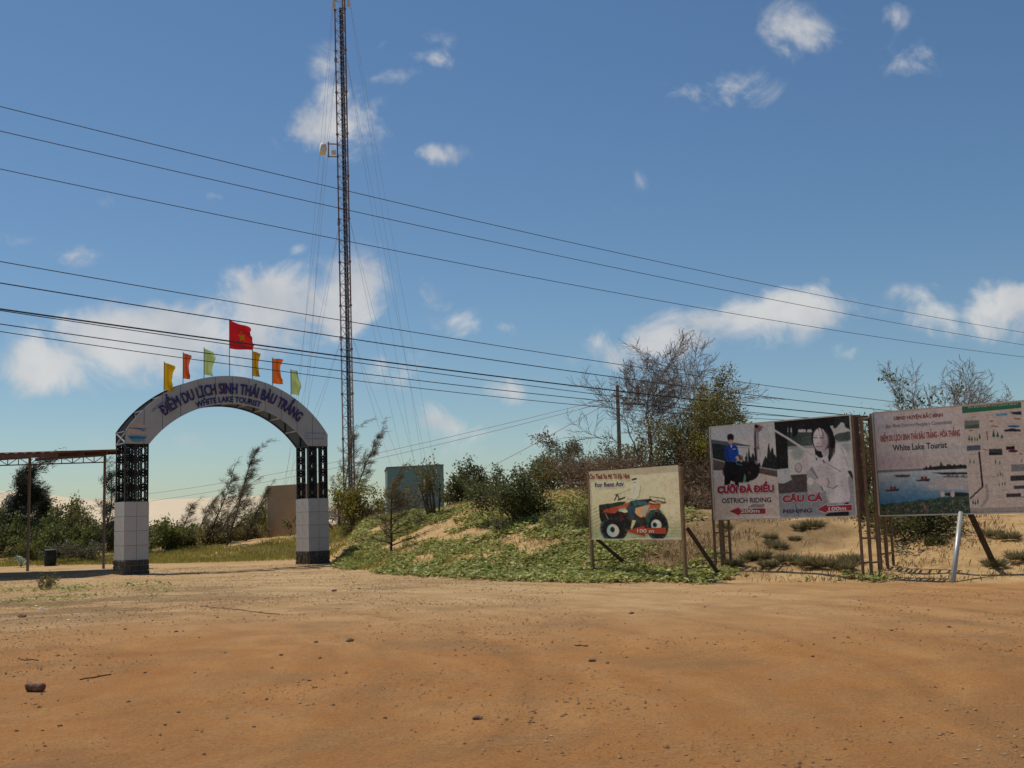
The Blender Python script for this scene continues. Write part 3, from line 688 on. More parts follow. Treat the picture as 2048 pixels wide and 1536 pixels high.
# dish
zd = at(672, 300, MD).z - mb.z; pd = lean * zd
arm = MB()
for dz in (.36, -.52): arm.bar(pd + Vector((-.3, -.1, dz)), pd + Vector((-1.05, -.25, dz)), .07)
arm.bar(pd + Vector((-.98, -.24, -.6)), pd + Vector((-.98, -.24, .5)), .09)
arm.build('dish_bracket', M['guy'], mast)
dsh = MB(); ax = Vector((-.93, -.33, .05)).normalized(); c0 = pd + Vector((-1.1, -.28, -.05))
dsh.tube([c0 + ax * q for q in (0, .1, .34, .42, .44)], [.10, .40, .42, .40, .02], 20); dsh.build('dish', M['dish'], mast, True)
bx = MB().box(-.14, .14, -.12, .12, -.14, .14).build('radio_unit', M['dish'], mast); bx.location = pd + Vector((-.62, -.3, -.28)); bevel(bx, .02)
for px_, dz in ((669, 0), (698, .1)):
    z = at(px_, 0, MD).z - mb.z; x = at(px_, 0, MD).x - mb.x
    a = MB().box(-.10, .10, -.07, .07, -.75, .9).build('panel_antenna', M['dish'], mast); a.location = (x, -.25, z + dz); bevel(a, .03)
    MB().bar((x, -.2, z + .2), (x * .6 + lean.x * z * .4, 0, z + .2), .06).build('antenna_bracket', M['guy'], mast)
# guys: anchors on the ground
ANC = [at(548, 1020, 96), at(572, 1022, 90), at(838, 990, 84), at(866, 985, 92)]
LV = [675, 445, 118, -50]
for j, yl in enumerate(LV):
    z = at(690, yl, MD).z - mb.z
    MB().tube([lean * z + Vector((-.42, 0, -.18)), lean * z + Vector((-.42, 0, .1))], .10, 6).build('guy_collar', M['guy'], mast)
    for q, an in enumerate(ANC):
        a = lean * z + Vector((-.36 if q < 2 else .36, 0, 0)); b = Vector((an.x, an.y, tz(an.x, an.y))) - mb + Vector(((j - 1.5) * .55, j * .4, 0))
        P = [a + (b - a) * (i / 12) - Vector((0, 0, 4 * .35 * (i / 12) * (1 - i / 12))) for i in range(13)]
        MB().tube(P, .0075, 4).build('guy_wire', M['guy'], mast)

# ------------------------------------------------------------------ power lines
def wire(y0, ym, x1, y1, D0, D1, r, mat, label, name='power_line'):
    A = at(0, y0, D0); B = at(x1, y1, D1)
    # extend beyond both sides of the view
    d = B - A; A2 = A - d * .22; B2 = B + d * .45
    a = ((1024 - 0) / FPX)
    lo, hi = 0.0, 1.0
    for _ in range(50):
        t = (lo + hi) / 2
        p = A + d * t
        if project(p)[0] < 1024: lo = t
        else: hi = t
    pm = A + d * t; want = at(1024, ym, pm.y).z; sag = (pm.z - want) / (t * (1 - t))
    P = [A + d * q - Vector((0, 0, sag * q * (1 - q))) for q in np.linspace(-.22, 1.45, 44)]
    o0 = P[0]; o = MB().tube([p - o0 for p in P], r, 5).build(name, mat); o.location = o0
    return tag(o, label, 'power line', 'power lines crossing the sky')
wire(213, 458.6, 2048, 665, 23, 50, .010, M['wire_red'], 'thin overhead wire, topmost of all the lines crossing the sky')
wire(262, 492, 2048, 690, 23.5, 50.5, .010, M['wire_red'], 'thin overhead wire, second from the top')
wire(338, 547, 2048, 714, 24, 51, .010, M['wire_red'], 'thin overhead wire, lowest of the upper three')
wire(523, 696, 1700, 793, 24, 45, .011, M['wire_red'], 'thin overhead wire, topmost of the lower bundle')
wire(566, 725.6, 1700, 813, 24, 45, .014, M['wire'], 'dark overhead wire above the thick black cable')
wire(618, 756.5, 1650, 826, 24, 45, .020, M['wire'], 'thick black overhead cable passing in front of the red flag')
wire(621, 767, 1480, 822, 24, 42, .011, M['wire'], 'thin overhead wire running just under the thick black cable')
wire(648, 782.7, 1492, 827, 24.5, 42, .012, M['wire'], 'dark overhead wire, second lowest of the lower bundle')
wire(663, 797, 1530, 838, 24.5, 42, .010, M['wire'], 'thin overhead wire, lowest of all, just above the pale green flags')
PD = 58.0; pb = on(1243, PD); ptop = at(1234.5, 771, PD)
pole = thing('utility_pole', 'slim dark utility pole standing among the trees beside the big bare tree', 'utility pole', pb)
MB().tube([(0, 0, -.5), (ptop.x - pb.x, 0, ptop.z - pb.z)], [.13, .09], 8).build('pole_shaft', M['pole'], pole)
MB().bar((ptop.x - pb.x - .25, -.08, ptop.z - pb.z - .55), (ptop.x - pb.x + .25, -.08, ptop.z - pb.z - .55), .07).build('crossarm', M['pole'], pole)
def line(p0, p1, sag, r, name, label, cat, grp=None):
    P = [p0 + (p1 - p0) * (i / 24) - Vector((0, 0, 4 * sag * (i / 24) * (1 - i / 24))) for i in range(25)]
    o = MB().tube([p - P[0] for p in P], r, 4).build(name, M['guy']); o.location = P[0]; return tag(o, label, cat, grp)
line(at(1230, 793, PD), at(150, 1002, 120), .9, .016, 'service_wire', 'upper of two faint wires sloping left from the utility pole', 'wire', 'wires from the utility pole')
line(at(1230, 800, PD), at(150, 1018, 118), .9, .016, 'service_wire', 'lower of two faint wires sloping left from the utility pole', 'wire', 'wires from the utility pole')
line(at(1231, 797, PD), at(985, 932, 56), .05, .016, 'stay_wire', 'steep stay wire from the utility pole down behind the grey green trees', 'wire', 'wires from the utility pole')

# ------------------------------------------------------------------ buildings
bl = on(535, 63); brr = on(653, 60)
bo = thing('plain_house', 'small flat roofed house with bare brown walls behind the right pillar', 'house', (bl.x, bl.y, 0))
ht = at(535, 972, bl.y).z; e = Vector((brr.x - bl.x, brr.y - bl.y, 0)); nrm = Vector((-e.y, e.x, 0)).normalized()
def quadbox(a, b, nd, z0, z1):
    return MB().add([a + Vector((0, 0, z0)), b + Vector((0, 0, z0)), b + nd + Vector((0, 0, z0)), a + nd + Vector((0, 0, z0)), a + Vector((0, 0, z1)), b + Vector((0, 0, z1)), b + nd + Vector((0, 0, z1)), a + nd + Vector((0, 0, z1))],
                    [(3,2,1,0),(4,5,6,7),(0,1,5,4),(1,2,6,5),(2,3,7,6),(3,0,4,7)])
zro = Vector((0, 0, 0))
dv = Vector((bl.x, bl.y, 0)).normalized(); quadbox(zro, e, dv * 4.0 - e * .05, -.6, ht).build('wall', M['beige'], bo)
en = e.normalized()
quadbox(-en * .25 + nrm * .4, -en * .002 + nrm * .4, nrm * 3.2, ht - .38, ht - .22).build('roof_eave', M['beige'], bo)
quadbox(-en * .42 + nrm * .6, -en * .002 + nrm * .6, nrm * 1.6, ht - 1.0, ht - .9).build('door_canopy', M['rustpaint'], bo)
tl = on(776, 60); tr_ = on(889, 59)
to = thing('teal_house', 'flat teal painted house wall rising behind the sapling', 'house', (tl.x, tl.y, 0))
e = Vector((tr_.x - tl.x, tr_.y - tl.y, 0)); nrm = Vector((-e.y, e.x, 0)).normalized(); ht = at(776, 936, tl.y).z
dv = Vector((tr_.x, tr_.y, 0)).normalized(); quadbox(zro, e, dv * 4.5 - e * .12, -.6, ht).build('wall', M['teal'], to)
en = e.normalized()
quadbox(-en * .03 - nrm * .03, e + en * .03 - nrm * .03, dv * 4.5 - e * .12, ht + .002, ht + .06).build('coping', M['tealtop'], to)
fr = on(766, 58); f2 = thing('window_frames', 'pair of pale cyan frames leaning against the teal house', 'frame', fr)
for dx in (-.12, .16):
    q = MB()
    for a, b in (((-.1, 0, 0), (-.1, 0, .95)), ((.1, 0, 0), (.1, 0, .95)), ((-.1, 0, .97), (.1, 0, .97)), ((-.1, 0, .4), (.1, 0, .4))): q.bar(a, b, .06)
    q.build('frame', M['cyan'], f2, loc=(dx, 0, .0))

# ------------------------------------------------------------------ printed boards
class Print:
    """paints a flat print in the pixel frame of a quad, then becomes a vertex coloured sheet"""
    mono = 0.0
    def __init__(s, quad, W, H):
        s.q = [np.array(p, float) for p in quad]; s.W, s.H = W, H
        u, v = np.meshgrid(np.linspace(0, 1, 2 * W), np.linspace(0, 1, 2 * H)); s.u, s.v = u, v
        a, b, c, d = s.q
        P = (a[None,None]*((1-u)*(1-v))[...,None] + b[None,None]*(u*(1-v))[...,None] + c[None,None]*(u*v)[...,None] + d[None,None]*((1-u)*v)[...,None])
        s.X, s.Y = P[..., 0], P[..., 1]; s.img = np.zeros(P.shape[:2] + (3,))
    def fill(s, col): s.img[:] = col
    def put(s, m, col, alpha=1.0):
        m = np.clip(m, 0, 1)[..., None] * alpha; s.img = s.img * (1 - m) + np.array(col, float) * m
    def poly(s, pts, col, alpha=1.0):
        x, y = s.X, s.Y; ins = np.zeros(x.shape, bool); n = len(pts)
        for i in range(n):
            x0, y0 = pts[i]; x1, y1 = pts[(i + 1) % n]
            if y0 == y1: continue
            c = ((y0 > y) != (y1 > y)) & (x < (x1 - x0) * (y - y0) / (y1 - y0) + x0); ins ^= c
        s.put(ins.astype(float), col, alpha)
    def ell(s, cx, cy, rx, ry, col, alpha=1.0, soft=.12, rot=0):
        dx, dy = s.X - cx, s.Y - cy; c, n = math.cos(rot), math.sin(rot); a, b = dx*c + dy*n, -dx*n + dy*c
        s.put((1 - np.sqrt((a/rx)**2 + (b/ry)**2)) / soft + .5, col, alpha)
    def ln(s, pts, w, col, alpha=1.0):
        for (x0, y0), (x1, y1) in zip(pts[:-1], pts[1:]):
            dx, dy = x1 - x0, y1 - y0; t = np.clip(((s.X-x0)*dx + (s.Y-y0)*dy) / (dx*dx + dy*dy), 0, 1)
            s.put((w / 2 - np.hypot(s.X - x0 - t*dx, s.Y - y0 - t*dy)) / max(1.0, w * .2) + .5, col, alpha)
    def mottle(s, amt, sc_, seed, mask=None):
        n = (fbm(s.X / sc_, s.Y / sc_, seed, 4) - .5) * 2 * amt
        if mask is not None: n = n * mask
        s.img = np.clip(s.img + n[..., None], 0, 255)
    def spiky(s, x0, x1, ybase, ytop, col, seed, sc_=20, up=True):
        top = ytop + (ybase - ytop) * (0.7 * vnoise(s.X / sc_, s.X * 0 + 3, seed) + .3 * vnoise(s.X / sc_ * 3, s.X * 0 + 9, seed))
        m = (s.X > x0) & (s.X < x1) & (s.Y > top) & (s.Y < ybase) if up else (s.X > x0) & (s.X < x1) & (s.Y < ybase + (ytop - ybase) * (vnoise(s.X / sc_, s.X*0 + 3, seed))) & (s.Y > 0)
        s.put(m.astype(float), col)
    def inv(s, pts):
        P = np.array(pts, float); uv = np.full(P.shape, .5); a, b, c, d = s.q
        for _ in range(12):
            u, v = uv[:, :1], uv[:, 1:]
            f = a*(1-u)*(1-v) + b*u*(1-v) + c*u*v + d*(1-u)*v - P
            du = (b-a)*(1-v) + (c-d)*v; dv = (d-a)*(1-u) + (c-b)*u
            det = du[:, 0]*dv[:, 1] - du[:, 1]*dv[:, 0]
            uv = uv - np.stack([(f[:, 0]*dv[:, 1] - f[:, 1]*dv[:, 0]) / det, (du[:, 0]*f[:, 1] - du[:, 1]*f[:, 0]) / det], -1)
        return uv
    def sheet(s, name, bw, bh, parent, y=-.004, u0=0.0, u1=1.0):
        W, H = s.W, s.H
        for ax in (0, 1):
            p = np.concatenate([s.img.take([0], ax), s.img, s.img.take([-1], ax)], ax); m_ = s.img.shape[ax]
            s.img = .25 * p.take(range(m_), ax) + .5 * s.img + .25 * p.take(range(2, m_ + 2), ax)
        if s.mono: gy_ = (s.img @ np.array([.3, .59, .11]))[..., None]; s.img = s.img * (1 - s.mono) + gy_ * s.mono
        g_ = (fbm(s.X / 26, s.Y / 26, 97, 4) - .5) * 30 + (fbm(s.X / 9, s.Y / 9, 99, 3) - .5) * 34 + (np.random.RandomState(5).rand(*s.X.shape) - .5) * 22
        s.img = np.clip((s.img - 128) * 1.04 + 120 + g_[..., None], 6, 208) * np.array([1.22, 1.21, 1.19])
        im = s.img.reshape(H, 2, W, 2, 3).mean((1, 3)); l = im / 255; l = np.where(l <= .04045, l / 12.92, ((l + .055) / 1.055) ** 2.4)
        u, v = np.meshgrid(np.linspace(u0, u1, W), np.linspace(0, 1, H))
        rip = .006 * (fbm(u * 9, v * 5, 91, 3) - .5)
        V = np.stack([u * bw, y + rip, (1 - v) * bh], -1).reshape(-1, 3)
        i = np.arange(W * H).reshape(H, W); f = np.stack([i[:-1, :-1], i[1:, :-1], i[1:, 1:], i[:-1, 1:]], -1).reshape(-1, 4)
        me = mesh_np(name, V, f, True); c = np.concatenate([l.reshape(-1, 3), np.ones((W * H, 1))], 1).astype(np.float32)
        a = me.color_attributes.new('print', 'FLOAT_COLOR', 'POINT'); a.data.foreach_set('color', c.ravel())
        return link(name, me, M['print'], parent)
    def text(s, body, box, mat, bw, bh, parent, bold=.02, y=-.010, xfit=True):
        """box: four corners TL, TR, BR, BL of the lettering in the quad's pixel frame"""
        v, fs = text_data(body, bold, .0005); mn, mx = v.min(0), v.max(0)
        a = ((v[:, 0] - mn[0]) / (mx[0] - mn[0]))[:, None]; b = ((v[:, 1] - mn[1]) / (mx[1] - mn[1]))[:, None]
        TL, TR, BR, BL = [np.array(p, float) for p in box]
        uv = s.inv(TL*(1-a)*b + TR*a*b + BR*a*(1-b) + BL*(1-a)*(1-b))
        V = np.stack([uv[:, 0] * bw, y - v[:, 2], (1 - uv[:, 1]) * bh], -1)
        me = bpy.data.meshes.new('lettering'); me.from_pydata(V.tolist(), [], fs); me.update()
        return link('lettering', me, mat, parent)
    def shape(s, pts, mat, bw, bh, parent, name, y=-.010):
        uv = s.inv(pts); P = [(float(u) * bw, (1 - float(v)) * bh) for u, v in uv]
        return flat(P, y, .001).build(name, mat, parent)
pm = bpy.data.materials.new('printed_vinyl'); pm.use_nodes = True
pb_ = pm.node_tree.nodes['Principled BSDF']; pb_.inputs['Roughness'].default_value = .55; pb_.inputs['Specular IOR Level'].default_value = .25
pa = pm.node_tree.nodes.new('ShaderNodeAttribute'); pa.attribute_name = 'print'; pm.node_tree.links.new(pa.outputs['Color'], pb_.inputs['Base Color'])
M['print'] = pm
M['p_red'] = material('print_red', (.42, .03, .05), .5, .06); M['p_white'] = material('print_white', (.74, .71, .69), .5, .04); M['p_navy'] = material('print_navy', (.035, .035, .12), .5, .06)
M['p_maroon'] = material('print_maroon', (.30, .035, .03), .5, .06); M['p_orange'] = material('print_orange_red', (.52, .065, .02), .5, .06); M['p_pale'] = material('print_pale_blue', (.20, .26, .34), .5, .06)
M['p_teal'] = material('print_dark_teal', (.045, .08, .09), .5, .06); M['p_cyan'] = material('print_cyan_shadow', (.12, .38, .47), .5, .06); M['p_cream'] = material('print_cream', (.70, .64, .48), .5, .04)
M['p_blue2'] = material('print_slate_blue', (.07, .085, .21), .5, .06); M['p_green'] = material('print_green', (.045, .24, .12), .5, .06); M['p_mint'] = material('print_mint', (.52, .60, .52), .5, .06)

def board_frame(name, label, cat, pl, pr, zt, zb, grp=None):
    """pl, pr: ground points of the board's left and right edge; returns thing (at the left foot, x along the board), width, height"""
    d = Vector((pr[0] - pl[0], pr[1] - pl[1], 0)); o = thing(name, label, cat, (pl[0], pl[1], 0), grp, math.atan2(d.y, d.x))
    return o, d.length, zt - zb
# --- ATV board
GRP = 'advertising boards along the road'
o, bw, bh = board_frame('atv_board', 'small cream board with a red and green quad bike, leftmost of the three boards', 'billboard', (1.917, 28.423), (3.844, 25.871), 2.716, 1.003, GRP)
zb = 1.003
pn = MB().box(0, bw, 0, .045, zb, zb + bh).build('board_panel', M['boardback'], o)
Q = Print([(217, 236), (1209, 160), (1209, 966), (226, 988)], 230, 170)
Q.fill((222, 205, 158)); Q.put(np.clip((Q.v - .62) / .3, 0, 1), (163, 165, 118), .85); Q.put(np.clip((Q.u - .5) / .5, 0, 1) * np.clip(1 - Q.v * 1.5, 0, 1), (214, 200, 165), .7)
stripe = (np.sin((Q.X * .5 + Q.Y * 1.1) / 7) > .2) * (Q.v > .5) * (Q.u < .18); Q.put(stripe.astype(float), (146, 156, 110), .5)
stripe = (np.sin((Q.Y * 1.0 + Q.X * .04) / 5) > .3) * (Q.v > .82) * (Q.u > .45); Q.put(stripe.astype(float), (140, 155, 112), .5)
DK = (44, 38, 34); TL_ = (50, 92, 88); OR = (196, 92, 44)
Q.poly([(345, 680), (520, 690), (880, 690), (1000, 720), (1040, 900), (880, 860), (760, 850), (640, 880), (380, 860)], (46, 38, 33))
for cx, cy, rx, ry in ((490, 862, 155, 145), (965, 825, 112, 158)):
    Q.ell(cx, cy, rx, ry, (40, 36, 33)); Q.ell(cx - rx * .45, cy + 5, rx * .5, ry * .85, TL_, .8); Q.ell(cx - rx * .05, cy + 8, rx * .8, ry * .78, (36, 33, 30))
Q.ell(480, 886, 70, 72, (205, 200, 180)); Q.ell(455, 890, 45, 60, (140, 185, 178), .7); Q.ell(475, 875, 26, 30, DK)
Q.ell(955, 815, 55, 60, (205, 198, 178)); Q.ell(935, 820, 35, 50, (140, 185, 178), .6); Q.ell(940, 815, 22, 26, DK)
Q.poly([(325, 605), (440, 590), (520, 650), (700, 720), (690, 800), (640, 780), (420, 770), (345, 790), (330, 740)], (48, 36, 30))
Q.poly([(600, 690), (860, 640), (870, 720), (800, 830), (690, 790)], (70, 52, 40))
Q.poly([(375, 660), (530, 610), (700, 560), (860, 560), (1010, 590), (1000, 640), (900, 640), (840, 740), (760, 700), (720, 650), (560, 650), (510, 695), (370, 692)], OR)
Q.poly([(700, 640), (830, 610), (850, 690), (800, 740), (760, 720)], (225, 160, 100))
Q.poly([(790, 680), (840, 600), (900, 605), (850, 700), (830, 730)], (175, 165, 140)); Q.poly([(540, 650), (640, 630), (610, 655), (560, 680)], (150, 185, 170))
Q.poly([(850, 720), (900, 650), (1000, 640), (1055, 700), (1040, 690), (960, 660), (890, 700), (850, 790)], TL_)
Q.poly([(990, 640), (1020, 640), (1058, 700), (1030, 690)], (190, 185, 150))
Q.poly([(325, 605), (440, 585), (455, 640), (340, 660)], (40, 36, 30)); 
for q in range(4): Q.ln([(330, 612 + q*14), (450, 592 + q*14)], 4, (95, 90, 70))
Q.poly([(440, 590), (560, 565), (650, 560), (600, 600), (480, 635)], (50, 70, 52))
Q.poly([(640, 640), (690, 555), (780, 540), (900, 530), (880, 590), (740, 630), (720, 760), (690, 765)], (48, 82, 88)); Q.poly([(700, 560), (870, 550), (860, 590), (730, 605)], (62, 110, 112))
Q.poly([(820, 545), (905, 525), (930, 545), (860, 560)], (42, 40, 34))
Q.ln([(900, 505), (1055, 525), (1058, 570), (910, 555), (900, 505)], 6, (45, 40, 34)); Q.ln([(860, 560), (930, 598), (1068, 572), (980, 545), (860, 560)], 6, (45, 40, 34)); Q.ln([(930, 560), (1000, 585)], 5, (45, 40, 34))
Q.ln([(510, 550), (540, 485), (570, 545), (625, 515)], 12, (52, 52, 44)); Q.ln([(515, 490), (560, 480)], 8, (52, 52, 44)); Q.ln([(550, 545), (620, 520)], 16, (48, 48, 40))
Q.poly([(700, 380), (750, 345), (805, 385), (785, 500), (750, 540), (660, 535), (700, 500)], (226, 218, 178)); Q.ln([(808, 385), (785, 500), (750, 538), (660, 530)], 6, (128, 135, 110)); Q.ln([(700, 420), (560, 480)], 5, (130, 132, 105)); Q.ln([(745, 400), (715, 490)], 4, (150, 150, 120))
Q.ell(738, 340, 26, 34, (226, 215, 180)); Q.poly([(703, 318), (735, 302), (768, 298), (765, 318), (720, 328)], (58, 70, 62)); Q.ln([(730, 352), (755, 345)], 6, (80, 80, 66))
Q.poly([(680, 850), (700, 765), (740, 770), (720, 820), (690, 870)], (205, 195, 140))
Q.poly([(375, 660), (530, 615), (560, 650), (510, 695), (370, 692)], (188, 66, 34)); Q.poly([(560, 690), (620, 700), (610, 770), (560, 760)], (96, 40, 32)); Q.ln([(330, 690), (430, 690)], 8, (70, 66, 52)); Q.ln([(400, 700), (430, 760)], 10, (150, 140, 110)); Q.ln([(600, 720), (660, 800)], 10, (26, 24, 22)); Q.ln([(735, 720), (800, 830)], 26, (46, 66, 62))
for q in range(14):
    a_ = q * .45; Q.ln([(490 + 128 * math.cos(a_), 870 + 115 * math.sin(a_)), (490 + 146 * math.cos(a_), 870 + 131 * math.sin(a_))], 9, (72, 84, 74)); Q.ln([(960 + 90 * math.cos(a_), 830 + 130 * math.sin(a_)), (960 + 106 * math.cos(a_), 830 + 152 * math.sin(a_))], 9, (60, 90, 82))
Q.mottle(9, 45, 5); Q.mottle(10, 9, 6)
Q.mono = .22; sh = Q.sheet('printed_picture', bw, bh, pn, -.006); sh.location.z = zb
for me_o in [Q.text('Cho Thuê Xe Mô Tô Ðịa Hình', [(222, 255), (692, 245), (690, 320), (222, 335)], M['p_maroon'], bw, bh, pn, .03),
             Q.text('For Rent Atv', [(285, 355), (622, 335), (620, 392), (285, 405)], M['p_blue2'], bw, bh, pn, .03),
             Q.shape([(620, 888), (835, 825), (833, 852), (1055, 843), (1055, 912), (833, 912), (832, 945)], M['p_orange'], bw, bh, pn, 'printed_arrow', -.009),
             Q.text('100 m', [(750, 862), (932, 862), (932, 903), (750, 905)], M['p_cream'], bw, bh, pn, .035, -.012)]: me_o.location.z = zb
th = .02
for a, b in (((0, -.008, zb + bh), (bw, -.008, zb + bh)), ((0, -.008, zb), (bw, -.008, zb))): MB().bar(a, b, .022).build('edge_strip', M['frame_w'], o)
inv_rot = Matrix.Rotation(-o.rotation_euler.z, 3, 'Z')
def loc_of(o, p): return Matrix.Rotation(-o.rotation_euler.z, 3, 'Z') @ (Vector(p) - o.location)
def gz_local(o, x, y): w = Matrix.Rotation(o.rotation_euler.z, 3, 'Z') @ Vector((x, y, 0)) + o.location; return tz(w.x, w.y)
for x in (-.035, bw + .04):
    MB().box(x - .033, x + .033, -.02, .06, gz_local(o, x, 0) - .3, zb + bh - .02).build('post', M['postwood'], o)
for x, dx, zt_ in ((.10, .22, zb + .02), (bw + .13, .18, zb + .25)):
    MB().bar((x, .06, zt_), (x + dx, .95, gz_local(o, x + dx, .95) - .1), .07).build('brace', M['postdark'], o)
    MB().bar((x - .1, .03, .32 + gz_local(o, x, 0)), (x + dx * .75, .7, .32 + gz_local(o, x, 0)), .025).build('tie_rail', M['rustpaint'], o)

# --- ostrich riding / fishing board
o, bw, bh = board_frame('ostrich_fishing_board', 'wide board with ostrich riding and fishing photographs on ladder posts, middle of three', 'billboard', (4.845, 27.035), (7.532, 24.565), 3.667, 1.431, GRP)
zb = 1.431
pn = MB().box(0, bw, 0, .045, zb, zb + bh).build('board_panel', M['boardback'], o)
mid = .484
A = Print([(10, 122), (1027, 27), (1073, 1492), (72, 1532)], 165, 190)
A.fill((196, 193, 188)); A.put(np.clip(1 - A.v / .22, 0, 1), (178, 186, 192), .8)
A.spiky(600, 1100, 790, 330, (46, 50, 47), 3, 55); A.spiky(560, 760, 760, 480, (58, 60, 55), 8, 40); A.spiky(470, 560, 700, 480, (46, 52, 52), 13, 30)
A.poly([(25, 370), (330, 395), (330, 690), (45, 640)], (44, 52, 50)); A.poly([(20, 310), (380, 350), (645, 395), (640, 412), (380, 395), (25, 372)], (92, 98, 104)); A.ln([(380, 430), (630, 432)], 8, (120, 120, 120)); A.ln([(400, 360), (410, 420)], 8, (120, 120, 120)); A.ln([(615, 400), (600, 700)], 8, (190, 190, 190))
A.poly([(45, 600), (250, 650), (620, 700), (1075, 770), (1075, 880), (720, 810), (250, 790), (50, 790)], (96, 84, 78)); A.ln([(45, 605), (250, 655), (620, 705), (1075, 775)], 20, (168, 160, 150))
A.poly([(40, 785), (250, 780), (720, 812), (1090, 885), (1100, 1540), (40, 1540)], (196, 184, 174)); A.mottle(12, 30, 30, (A.v > .5).astype(float)); A.mottle(16, 8, 33, ((A.v > .5) & (A.u > .55) & (A.v < .75)).astype(float))
for q in range(3): A.ln([(800 + q*50, 60 + q*20), (900 + q*40, 330)], 7, (150, 152, 155), .8)
A.ln([(830, 60), (990, 340)], 10, (170, 172, 175))
# rider and bird
A.ell(480, 800, 275, 165, (40, 31, 28)); A.ell(660, 780, 120, 150, (38, 29, 26), rot=.3); A.poly([(240, 640), (470, 650), (450, 900), (330, 930), (310, 1010), (225, 1010), (232, 820)], (34, 28, 27)); A.poly([(380, 880), (455, 880), (455, 1060), (430, 1070), (395, 990)], (40, 32, 30))
A.poly([(560, 840), (640, 860), (615, 960), (590, 960), (560, 900)], (36, 30, 28)); A.poly([(520, 960), (548, 820), (572, 880), (560, 970)], (78, 150, 118)); A.ell(625, 815, 25, 25, (90, 66, 58))
A.ln([(745, 650), (768, 520), (745, 400), (740, 250), (752, 140)], 70, (128, 116, 122)); A.ln([(770, 640), (776, 470)], 46, (186, 178, 178)); A.ln([(735, 620), (718, 440)], 30, (56, 48, 48)); A.ln([(722, 400), (730, 180)], 22, (84, 76, 84)); A.ln([(756, 400), (752, 180)], 20, (168, 158, 164))
A.ell(775, 128, 56, 56, (136, 116, 120)); A.ell(748, 98, 30, 30, (40, 40, 46)); A.poly([(780, 92), (858, 103), (850, 120), (800, 125), (842, 142), (800, 168), (770, 152)], (140, 100, 104))
A.poly([(238, 410), (310, 385), (400, 385), (445, 420), (470, 560), (470, 600), (400, 640), (275, 650), (235, 520)], (36, 72, 148)); A.poly([(330, 390), (362, 390), (348, 445)], (212, 208, 208)); A.ln([(260, 420), (300, 620)], 26, (26, 56, 122)); A.ln([(440, 440), (455, 580)], 20, (48, 88, 168)); A.ln([(372, 455), (408, 450)], 12, (210, 210, 215))
A.ell(336, 320, 42, 62, (186, 150, 142)); A.ell(334, 262, 54, 46, (36, 32, 36)); A.ell(300, 285, 16, 36, (36, 32, 36)); A.ell(372, 285, 14, 34, (36, 32, 36)); A.ln([(318, 318), (328, 318)], 5, (70, 50, 50)); A.ln([(348, 318), (358, 318)], 5, (70, 50, 50)); A.ln([(328, 355), (350, 355)], 5, (140, 90, 90))
A.ell(440, 585, 30, 28, (196, 158, 150)); A.ell(500, 630, 22, 26, (176, 140, 132)); A.ln([(420, 640), (430, 680), (510, 700)], 18, (80, 140, 160), .8)
A.poly([(580, 1340), (680, 1290), (850, 1290), (830, 1340)], (110, 104, 98), .6); A.mottle(6, 60, 35)
s1 = A.sheet('printed_picture', bw, bh, pn, -.006, 0.004, mid); s1.location.z = zb
Bq = Print([(0, 158), (1000, 62), (1090, 1457), (60, 1480)], 175, 190)
Bq.fill((186, 190, 180)); Bq.put(np.clip((Bq.v - .12) / .2, 0, 1) * (Bq.v < .6), (200, 203, 188), .8)
Bq.poly([(160, 300), (520, 300), (520, 520), (180, 500)], (70, 92, 84)); Bq.ell(300, 380, 130, 80, (60, 86, 80)); Bq.ell(450, 420, 80, 80, (70, 100, 92)); Bq.ell(920, 370, 110, 65, (72, 104, 98)); Bq.ell(985, 350, 60, 60, (64, 96, 92))
Bq.poly([(170, 500), (560, 480), (560, 520), (170, 550)], (150, 160, 150)); Bq.ln([(820, 440), (1020, 425)], 16, (150, 160, 155))
Bq.poly([(170, 540), (560, 520), (560, 900), (190, 900)], (194, 198, 180)); Bq.ell(320, 600, 90, 80, (140, 158, 146), .8, .5); Bq.poly([(830, 445), (1030, 440), (1050, 860), (860, 860)], (186, 196, 190)); Bq.ell(960, 510, 70, 60, (140, 164, 160), .7, .5)
Bq.poly([(40, 900), (460, 880), (460, 1140), (50, 1170)], (92, 76, 72)); Bq.mottle(9, 14, 41, ((Bq.v > .5) & (Bq.v < .75) & (Bq.u < .45)).astype(float))
Bq.poly([(45, 1150), (720, 1110), (740, 1500), (60, 1500)], (134, 146, 154)); Bq.poly([(700, 1000), (1080, 900), (1100, 1500), (700, 1500)], (140, 150, 158)); Bq.ln([(80, 810), (240, 1120), (330, 1480)], 9, (78, 76, 80))
Bq.poly([(-10, 100), (190, 120), (180, 420), (190, 800), (30, 815), (-10, 500)], (40, 37, 37)); Bq.poly([(30, 815), (195, 802), (235, 960), (130, 1010), (45, 1010)], (184, 186, 190))
Bq.spiky(-20, 560, 150, 430, (36, 36, 38), 19, 26, False); Bq.spiky(760, 1100, 70, 290, (48, 52, 56), 27, 30, False); Bq.poly([(180, 110), (820, 70), (800, 200), (600, 260), (400, 260), (200, 230)], (38, 36, 40))
Bq.spiky(190, 420, 300, 500, (52, 62, 60), 33, 26, False) if False else None
SH = (204, 198, 198)
Bq.poly([(465, 590), (540, 520), (640, 600), (700, 620), (820, 470), (910, 490), (960, 560), (995, 800), (985, 1000), (1022, 1180), (1000, 1262), (735, 1285), (700, 1110), (560, 1060), (560, 1000), (520, 880), (470, 700)], SH)
Bq.put(((np.sin((Bq.Y + Bq.X * .2) / 12) > .5) * (Bq.v > .4) * (Bq.v < .85) * (Bq.u > .5)).astype(float), (190, 184, 186), .25)
